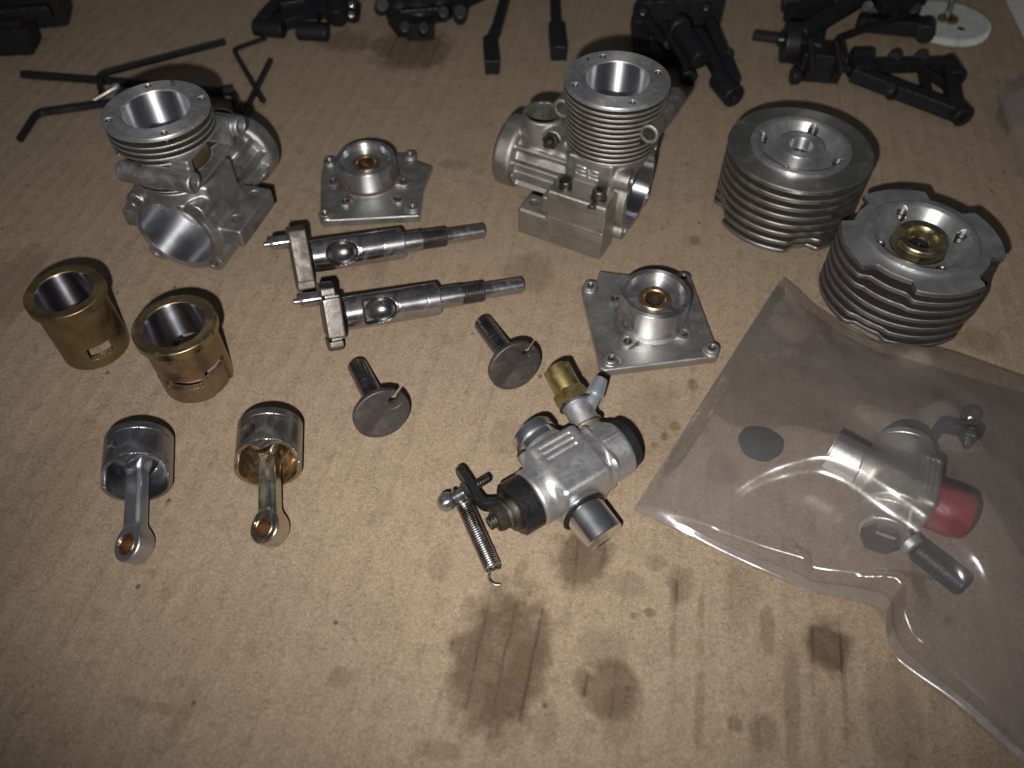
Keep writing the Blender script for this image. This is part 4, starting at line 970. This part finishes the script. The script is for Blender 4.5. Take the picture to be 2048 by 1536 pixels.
for a, b, sl in [((1680, 890, 16.5), (1800, 960, 17.0), .42), ((1800, 850, 17.0), (1925, 790, 14.5), .42), ((1800, 960, 17.0), (1950, 1000, 15.0), .42), ((1945, 1090, 12.0), (1850, 1040, 15), .30),
                 ((2048, 850, 11.0), (1950, 1000, 14.0), .30), ((1560, 570, .8), (1640, 660, 3.5), .40), ((1640, 660, 3.5), (1735, 830, 14.0), .55), ((1945, 1170, 9.0), (2100, 1250, 8.0), .30), ((2048, 1400, 3.0), (2100, 1250, 7.0), .3)]:
    dd, d, hh = seg_d(w2(*a), w2(*b), a[2], b[2]); tent.append(hh - sl*np.sqrt(d*d + 2.0) + sl*1.4)
hz = soft(tent + [tent[0]*0 + 1.0], 1.0)
def bump(u, v, z, amp, rx, ry=None, ang=0.0):
    p = at(u, v, z); dx, dy = XY[..., 0] - p.x, XY[..., 1] - p.y; c, s_ = math.cos(ang), math.sin(ang)
    return amp*np.exp(-((dx*c + dy*s_)/rx)**2 - ((-dx*s_ + dy*c)/(ry or rx))**2)
hz = hz + bump(1815, 735, 5, 3.4, 7, 6) + bump(1900, 860, 13, 2.2, 6, 9, .6)
# the fold that runs round the carburettor: the film steps down on the near side
FOLD = [(1418, 1092, 1.2, .3), (1432, 1050, 2.5, 2.0), (1470, 995, 5, 3.6), (1540, 955, 9, 5.5), (1640, 922, 14.5, 7.5), (1705, 945, 15.5, 8.6), (1785, 1015, 14, 8.8), (1870, 1078, 12, 10.5), (1928, 1128, 10, 11.5), (1946, 1172, 8, 10.5), (1930, 1215, 6, 9.0), (1875, 1265, 4, 6.0), (1795, 1316, 1.2, .4)]
fp = np.array([w2(a, b, c) + (d_,) for a, b, c, d_ in FOLD]); q = np.linspace(0, len(fp)-1, 90); fp = np.stack([np.interp(q, range(len(fp)), fp[:, k]) for k in range(3)], 1)
for k in range(6): fp[1:-1] = .25*fp[:-2] + .5*fp[1:-1] + .25*fp[2:]
best = np.full(XY.shape[:2], 1e9); sg = np.zeros_like(best); dr_ = np.zeros_like(best)
for k in range(len(fp) - 1):
    A, B = fp[k, :2], fp[k+1, :2]; ab = B - A; h = np.clip(((XY - A) @ ab)/(ab @ ab), 0, 1); e = XY - A - h[..., None]*ab; d = np.sqrt((e**2).sum(-1))
    side = ab[0]*e[..., 1] - ab[1]*e[..., 0]
    m = d < best; best = np.where(m, d, best); sg = np.where(m, -np.sign(side), sg); dr_ = np.where(m, fp[k, 2] + (fp[k+1, 2]-fp[k, 2])*h, dr_)
sd = best*sg; dr_ = dr_*.30; W = 1.0*dr_ + 1.0; x_ = np.clip(sd/W + .5, 0, 1); hz = hz - dr_*(x_*x_*(3 - 2*x_)) - np.maximum(sd, 0)*.05*np.clip(dr_/2, 0, 1)*np.exp(-np.maximum(sd, 0)/25)
hz = np.maximum(hz, 0)
low = []
for a, b, sl in [((1440, 1106, 2.2), (1540, 1078, 3.6), .6), ((1540, 1078, 3.6), (1640, 1085, 4.0), .6), ((1640, 1085, 4.0), (1770, 1152, 5.0), .7), ((1772, 1150, 5.4), (1785, 1175, 5.2), .9), ((1785, 1175, 5.2), (1775, 1250, 3.0), 1.0), ((1775, 1250, 3.2), (1795, 1312, 2.0), .8)]:
    dd, d, hh = seg_d(w2(*a), w2(*b), a[2], b[2]); low.append(hh - sl*d)
hz = soft([hz] + low, .6)
for _ in range(5):
    g = hz.copy(); g[1:-1, 1:-1] = (hz[1:-1, 1:-1]*4 + hz[:-2, 1:-1] + hz[2:, 1:-1] + hz[1:-1, :-2] + hz[1:-1, 2:])/8; hz = g
x, y = XY[..., 0], XY[..., 1]
wr = .35*np.sin(x*.21 + y*.13 + 1.3*np.sin(y*.09)) + .25*np.sin(x*.11 - y*.31 + 2*np.sin(x*.07)) + .12*np.sin(x*.63 + y*.41)
edge = np.minimum(np.minimum(ss[..., 0]*30, (1 - ss[..., 0])*22), np.minimum(tt[..., 0], 1.2)*30); ef = np.clip(edge, 0, 1); ef = ef*ef*(3 - 2*ef)
hz = .55 + ef*(np.maximum(hz - .3, 0) + .6 + wr*.5) + (1-ef)*.35*(1 + np.sin(np.linspace(0, 37, NTT))[None, :])
hz = np.maximum(hz, .4)
FB = [(j*NTT+i, j*NTT+i+1, (j+1)*NTT+i+1, (j+1)*NTT+i) for j in range(NS-1) for i in range(NTT-1)]
bag = thing('plastic_bag', 'large clear plastic bag lying over the second carburettor', 'plastic bag', (90, 100, 0))
org = np.array([90, 100, 0.0])
obj('top_film', np.concatenate([XY, hz[..., None]], 2).reshape(-1, 3) - org, FB, M['film'], bag, 0)
lo = np.concatenate([XY[::12, ::11], np.full(XY[::12, ::11].shape[:2] + (1,), .22)], 2); a, b = lo.shape[:2]
obj('bottom_film', lo.reshape(-1, 3) - org, [(j*b+i, j*b+i+1, (j+1)*b+i+1, (j+1)*b+i) for j in range(a-1) for i in range(b-1)], M['film_low'], bag, 0)
def seam(rows, off):
    P0 = np.concatenate([XY, hz[..., None]], 2)[rows[0]]; P1 = np.concatenate([XY, hz[..., None]], 2)[rows[1]]
    up = np.array([0, 0, .14]); V = np.concatenate([P0 + up, P1 + up]) - org; n = len(P0)
    return V, [(i, i+1, n+i+1, n+i) for i in range(n-1)]
V, F = seam((0, 4), 0); obj('heat_seam', V, F, M['film_edge'], bag, 0)
V, F = seam((NS-5, NS-1), 0); obj('heat_seam', V, F, M['film_edge'], bag, 0)
# the clear box corner at the right edge: another bag standing behind
o = at(2000, 190, 0)
V = []; F = []
prof = [at(1995, 182, 6), at(2003, 205, 8), at(2020, 260, 7), at(2048, 322, 4), at(2110, 420, 2)]
outer = [Vector((p.x + 70, p.y + 22, p.z + 22)) for p in prof]; foot = [Vector((p.x - 1.5, p.y - 2.0, .2)) for p in prof]
cols = [smoothline(np.array([tuple(q) for q in np.array([[f.x, f.y, f.z], [p.x, p.y, p.z], [(p.x+u.x)/2 - 8, (p.y+u.y)/2, p.z + 16], [u.x, u.y, u.z]])]), 0) for f, p, u in zip(foot, prof, outer)]
G0 = np.array(cols); g1 = np.linspace(0, len(prof)-1, 30); g2 = np.linspace(0, 3, 24)
def lerp2(a, b):
    i, j = min(int(a), len(prof)-2), min(int(b), 2); fa, fb = a-i, b-j; fa = fa*fa*(3-2*fa); fb2 = fb
    return (G0[i, j]*(1-fa) + G0[i+1, j]*fa)*(1-fb2) + (G0[i, j+1]*(1-fa) + G0[i+1, j+1]*fa)*fb2
V = [lerp2(a, b) - np.array([o.x, o.y, 0]) for a in g1 for b in g2]
F = [(j*24+i, j*24+i+1, (j+1)*24+i+1, (j+1)*24+i) for j in range(29) for i in range(23)]
b2 = obj('plastic_bag', V, F, M['film'], None, 0); b2.location = Vector((o.x, o.y, 0))*MM
tag(b2, 'edge of a crumpled clear bag at the right border', 'plastic bag')
pw = [at(2008, -6, 0), at(2052, 86, 0)]; dr = (pw[1] - pw[0]).normalized(); nn = Vector((-dr.y, dr.x, 0)); nn = nn if nn.x > 0 else -nn
q = [pw[0] - dr*120, pw[1] + dr*1, pw[1] + dr*1 + nn*180, pw[0] - dr*120 + nn*180]
V = [(p.x, p.y, .5) for p in q] + [(p.x, p.y, .1) for p in q]
tag(obj('paper_sheet', V, [(3, 2, 1, 0), (0, 1, 5, 4), (1, 2, 6, 5), (2, 3, 7, 6), (3, 0, 4, 7)], M['paper'], None, 30), 'white paper corner at the far right edge', 'paper')

# ------------------------------------------------------------------ hex keys behind the left crankcase
def hexkey(label, px, r, zs):
    P = [at(u, v, z) for (u, v), z in zip(px, zs)]; c = P[0].copy(); c.z = 0
    pts = bend([p - c for p in P], 3.2, 7); V, F = tube(pts, r, 6)
    o = obj('hex_key', V, F, M['black_oxide'], None, 20); o.location = c*MM
    return tag(o, label, 'hex key', 'black hex keys')
hexkey('long black hex key with bare straight end pointing left', [(44, 149), (300, 168), (470, 186), (478, 250)], 1.5, (1.6, 1.6, 1.6, 1.6))
hexkey('black hex key slanting up to the right above the crankcase', [(449, 84), (196, 150), (205, 192)], 1.35, (4.6, 4.2, 1.4))
hexkey('black hex key with its short leg bent towards the lower left', [(40, 278), (74, 226), (205, 208), (300, 200), (465, 178)], 1.5, (1.5, 1.5, 1.5, 1.8, 4.0))
hexkey('thin black hex key bent at its upper end', [(532, 76), (466, 99), (526, 203)], 1.0, (1.0, 1.0, 3.8))
hexkey('black hex key crossing another at the right of the bunch', [(540, 122), (506, 190), (478, 245)], 1.25, (3.4, 3.2, 1.3))
V, F = tube([Vector((0, 0, .8)), at(233, 174, 3.0) - at(190, 204, 0)], .75, 8); p0 = at(190, 204, 0)
sr = thing('metal_rod', 'thin silver rod sticking out between the hex keys', 'rod', (p0.x, p0.y, 0)); obj('shaft', V, F, M['screw'], sr)
e1 = at(233, 174, 3.0) - p0; MB().lathe([(0, -1.2), (1.3, -1.2), (1.5, 0), (.9, 1.2), (0, 1.4)], 16, along(e1, e1)).build('tip', M['alloy_nipple'], sr)

# ------------------------------------------------------------------ black suspension parts along the back
def black_thing(name, label, cat, px, parts, group=None, h=.5):
    """parts: list of (part name, [(kind, args...)]) given as capsules and boxes between photo points"""
    c = at(px[0], px[1], 0); t = thing(name, label, cat, c, 0, group)
    for pn, shapes, *mt in parts:
        S = []
        for s in shapes:
            a = at(*s[1]) - c; b = at(*s[2]) - c; S.append((s[0], a, b, s[3], s[4] if len(s) > 4 else s[3]))
        def f(X, Y, Z, S=S):
            d = None
            for k, a, b, r, r2 in S:
                if k == 'cap': q = cap(X, Y, Z, a, b, r, r2)
                elif k == 'cyl': L = (b - a).length; q = co(X, Y, Z, a, b - a, r, 0, L, .5)
                elif k == 'bar':
                    L = (b - a).length; U, V_, W = oriented(X, Y, Z, a, b - a); q = bx(U, V_, W, -r, r, -r2, r2, 0, L, .4)
                elif k == 'hole': L = (b - a).length; q = co(X, Y, Z, a, b - a, r, -1, L + 1, .2); d = cut(d, q, .3); continue
                d = q if d is None else smin(d, q, .4)
            return d
        R = max(max(s[3], s[4]) for s in S)*1.5 + 1
        lo = [min(min(s[1][i], s[2][i]) for s in S) - R for i in range(3)]; hi = [max(max(s[1][i], s[2][i]) for s in S) + R for i in range(3)]
        lo[2] = max(lo[2], -.2)
        def g(X, Y, Z, f=f): return np.maximum(f(X, Y, Z), .02 - Z)
        cast(pn, g, lo, hi, h, M[mt[0] if mt else 'black_plastic'], t)
    return t
# box shaped dark tray in the far left corner
black_thing('plastic_tray', 'black plastic housing in the upper left corner', 'plastic housing', (30, 60), [
    ('shell', [('bar', (-60, 66, 7), (62, 60, 7), 7, 7), ('bar', (-70, 10, 9), (125, -10, 9), 9, 9)]),
    ('rib', [('bar', (-20, 34, 14), (100, 22, 14), 1.0, 2.4)]), ('rib', [('bar', (-20, 70, 13), (60, 66, 13), 1.0, 2.0)])], h=.8)
black_thing('lower_wishbone', 'black plastic arm with two hinge barrels at top left of centre', 'suspension arm', (600, 60), [
    ('arm', [('bar', (525, 42, 5), (600, -40, 6), 2.6, 2.2), ('bar', (540, 52, 3.5), (700, 0, 5), 4.0, 2.4), ('bar', (620, 50, 4), (640, -40, 6), 3.4, 2.2), ('bar', (560, 10, 5), (690, -10, 6), 3.0, 2.0)]),
    ('hinge_barrel', [('cyl', (509, 54, 4), (568, 60, 4), 3.4), ('hole', (500, 53, 4), (520, 55, 4), 1.4)]), ('hinge_barrel', [('cyl', (595, 63, 4), (656, 66, 4), 3.4)]),
    ('hub', [('cyl', (672, 40, 4), (676, 8, 7), 4.5), ('cyl', (704, 38, 4), (706, 10, 7), 3.2)]), ('screw', [('cyl', (703, 12, 9), (704, 9, 11), 1.4)], 'steel'), ('screw', [('cyl', (702, 32, 7), (703, 29, 9), 1.4)], 'steel')], 'black suspension parts', .45)
black_thing('gearbox_housing', 'rounded black gearbox housing with screw bosses at top centre', 'gearbox', (840, 60), [
    ('case', [('cap', (838, 22, 5.5), (842, 8, 7), 8.5, 9.0), ('cap', (800, 20, 6), (880, 12, 6), 6.5), ('bar', (775, 10, 6), (900, 0, 6), 5, 6), ('bar', (812, 58, 4), (868, 56, 4), 3.5, 3.5), ('bar', (790, 30, 6), (812, 58, 4), 3.5, 3.5)]),
    ('boss', [('cyl', (808, 64, 2), (810, 52, 8), 2.4)]), ('boss', [('cyl', (846, 66, 2), (848, 54, 8), 2.4)]), ('boss', [('cyl', (886, 32, 10), (887, 22, 15), 2.4)]), ('boss', [('cyl', (762, 18, 4), (765, 8, 11), 3.0)]), ('boss', [('cyl', (920, 36, 2), (921, 22, 9), 3.0)]),
    ('cover_rib', [('bar', (800, 24, 14.5), (880, 18, 14.5), .8, .9)]), ('bracket', [('bar', (900, 20, 6), (985, -20, 6), 2.2, 1.6)])], 'black suspension parts', .45)
black_thing('fork_bracket', 'black two legged bracket with square feet near the top edge', 'bracket', (1050, 80), [
    ('crossbar', [('bar', (990, -18, 6), (1130, -28, 6), 2.2, 1.8)]),
    ('leg', [('bar', (1016, -25, 6), (992, 62, 5), 1.9, 1.9), ('bar', (993, 58, 5), (978, 92, 4.4), 2.0, 2.0), ('bar', (980, 86, 3.4), (985, 136, 3.0), 2.9, 3.0)]),
    ('leg', [('bar', (1108, -25, 6), (1112, 64, 5), 2.0, 1.9), ('bar', (1112, 58, 3.8), (1118, 108, 3.2), 3.2, 3.1)])], 'black suspension parts', .4)
black_thing('suspension_cluster', 'tangle of black suspension links behind the finned crankcase', 'suspension', (1370, 130), [
    ('bulkhead', [('bar', (1275, 22, 9), (1440, 14, 10), 5, 6), ('bar', (1300, -20, 9), (1430, -30, 9), 9, 9), ('bar', (1280, 20, 9), (1282, 60, 6), 3, 4)]),
    ('link', [('bar', (1276, 40, 8), (1284, 118, 3.4), 3.0, 2.6)]), ('link', [('bar', (1290, 42, 10), (1345, 104, 5), 1.9, 1.7), ('cyl', (1338, 100, 2), (1340, 92, 8), 2.8)]), ('link', [('bar', (1392, 62, 10), (1450, 168, 4.5), 2.2, 2.0)]),
    ('link', [('bar', (1416, 42, 10), (1470, 168, 4.5), 2.0, 2.0), ('cyl', (1452, 122, 3), (1454, 112, 8), 2.4)]), ('link', [('bar', (1330, 50, 12), (1376, 140, 5), 2.2, 1.8)]),
    ('damper_body', [('cyl', (1360, 58, 13), (1402, 122, 10), 3.8), ('cyl', (1355, 50, 13.4), (1362, 60, 13), 4.6)]), ('cross_shaft', [('cyl', (1300, 112, 4), (1372, 118, 4), 2.2)]),
    ('damper_end', [('cyl', (1436, 158, 4.4), (1468, 196, 4.0), 4.0), ('hole', (1466, 194, 4), (1480, 210, 4), 1.6)]), ('ball_end', [('cyl', (1372, 138, 3.4), (1378, 158, 3.2), 3.2)]), ('screw', [('cyl', (1286, 26, 14), (1287, 22, 16), 1.8)], 'black_oxide'), ('screw', [('cyl', (1412, 18, 15), (1413, 14, 17), 1.6)], 'black_oxide')], 'black suspension parts', .45)
black_thing('wheel_hub', 'black hub carrier with a threaded axle pointing left', 'hub carrier', (1620, 140), [
    ('carrier', [('cyl', (1566, 84, 9), (1596, 86, 9), 7.6), ('bar', (1600, 122, 6), (1682, 128, 6), 5.2, 5.6), ('bar', (1590, 92, 8), (1640, 100, 8), 5.5, 5.0), ('cyl', (1582, 152, 3.4), (1600, 152, 3.4), 3.2)]),
    ('carrier_plate', [('bar', (1610, 88, 12), (1616, 150, 5), .9, 5.5)]), ('carrier_plate', [('bar', (1660, 92, 12), (1672, 152, 5), .9, 5.0)]),
    ('drive_shaft', [('cyl', (1598, 70, 12), (1722, -4, 14), 3.6)]), ('tie_rod', [('cyl', (1672, 80, 9), (1838, 20, 8), 1.3), ('cyl', (1824, 26, 5.5), (1828, 14, 11), 2.8)]),
    ('lower_arm', [('bar', (1715, 44, 5), (1850, 58, 4.5), 2.6, 3.0), ('bar', (1760, 20, 5), (1848, 50, 4.5), 2.4, 2.2), ('cyl', (1850, 70, 4), (1853, 48, 4), 3.8)]),
    ('upper_arm', [('bar', (1575, 30, 7), (1660, 0, 10), 3.2, 4.0), ('bar', (1690, -14, 13), (1850, -20, 12), 4.5, 4.5), ('bar', (1760, 14, 12), (1830, 6, 11), 2.6, 2.2), ('cyl', (1580, 12, 5), (1584, -6, 13), 4.0)])], 'black suspension parts', .45)
hub = [o for o in bpy.data.objects if o.name == 'wheel_hub'][0]
c = at(1620, 140, 0); a0 = at(1560, 79, 9) - c; a1 = at(1505, 72, 9) - c
MB().lathe(thread(1.9, 0, (a1-a0).length, .9, .35), 20, along(a0, a1 - a0)).build('axle_thread', M['thread'], hub)
MB().lathe(rod(2.6, 0, 5, .4), 24, along(a0 - (a1-a0).normalized()*4, a1 - a0)).build('axle_hex', M['black_oxide'], hub)
V, F = tube([at(1735, 18, 19) - c, at(1736, 12, 21) - c], 2.0, 12); obj('screw_head', V, F, M['steel'], hub)
black_thing('wishbone_arm', 'black triangular wishbone arm lying on the cardboard at upper right', 'suspension arm', (1820, 180), [
    ('frame', [('bar', (1706, 146, 4), (1916, 226, 3.4), 2.5, 2.8), ('bar', (1735, 133, 4.5), (1908, 128, 4), 2.0, 2.4), ('bar', (1896, 126, 4), (1910, 222, 3.4), 2.4, 2.4), ('bar', (1842, 134, 3.2), (1856, 200, 3.2), 1.2, 1.9), ('bar', (1846, 140, 3.2), (1898, 176, 3.2), 1.0, 1.7), ('bar', (1700, 138, 4.5), (1742, 136, 4.5), 4.4, 3.6)]),
    ('hinge_barrel', [('cyl', (1900, 206, 3.8), (1928, 236, 3.8), 3.7), ('hole', (1922, 230, 3.8), (1934, 243, 3.8), 1.6)]), ('hinge_barrel', [('cyl', (1893, 124, 4), (1914, 158, 4), 3.5), ('hole', (1908, 148, 4), (1920, 168, 4), 1.4)]),
    ('boss', [('cyl', (1783, 190, 1.4), (1780, 174, 7.4), 2.3)]), ('boss', [('cyl', (1790, 124, 3), (1789, 112, 7.6), 2.6)]), ('boss', [('cyl', (1842, 124, 3), (1841, 113, 7.2), 2.6)]), ('ball_joint', [('cyl', (1702, 116, 5.5), (1742, 116, 5.5), 3.6)]),
    ('link_rod', [('cyl', (1684, 138, 5), (1702, 138, 5), 1.5)], 'black_oxide')], 'black suspension parts', .4)
# silver spur gear
gc = at(1893, 44, 3.0); gr = thing('spur_gear', 'flat pale spur gear with fine teeth at top right', 'gear', (gc.x, gc.y, 0)); Rg = 17.2; NG = 66; V = []; F = []
ol = []
for i in range(NG):
    for da, r in ((-.30, Rg - 1.2), (-.12, Rg), (.12, Rg), (.30, Rg - 1.2)):
        a = 2*PI*(i + da)/NG; ol.append((r*math.cos(a), r*math.sin(a)))
n = len(ol)
for z, k in ((1.2, .17), (1.2, 1), (4.0, 1), (4.0, .985), (4.0, .17)): V += [(x*k, y*k, z) for x, y in ol]
for L in range(4):
    for i in range(n): j = (i+1) % n; F.append((L*n+i, L*n+j, (L+1)*n+j, (L+1)*n+i))
obj('gear_wheel', V, F, M['gear_white'], gr, 30)
MB().lathe(ring(2.0, 4.2, 3.2, 4.9, .3), 28, closed=True).build('hub_ring', M['bronze'], gr); MB().lathe(rod(1.3, 0.2, 17, .3), 18, T(1, 2.0, 0) @ RX(-.25)).build('shaft_pin', M['steel'], gr)
MB().lathe([(1.5, 4.05), (0, 4.05)], 16, T(3, -7.5, 0)).build('hole', M['deep'], gr)
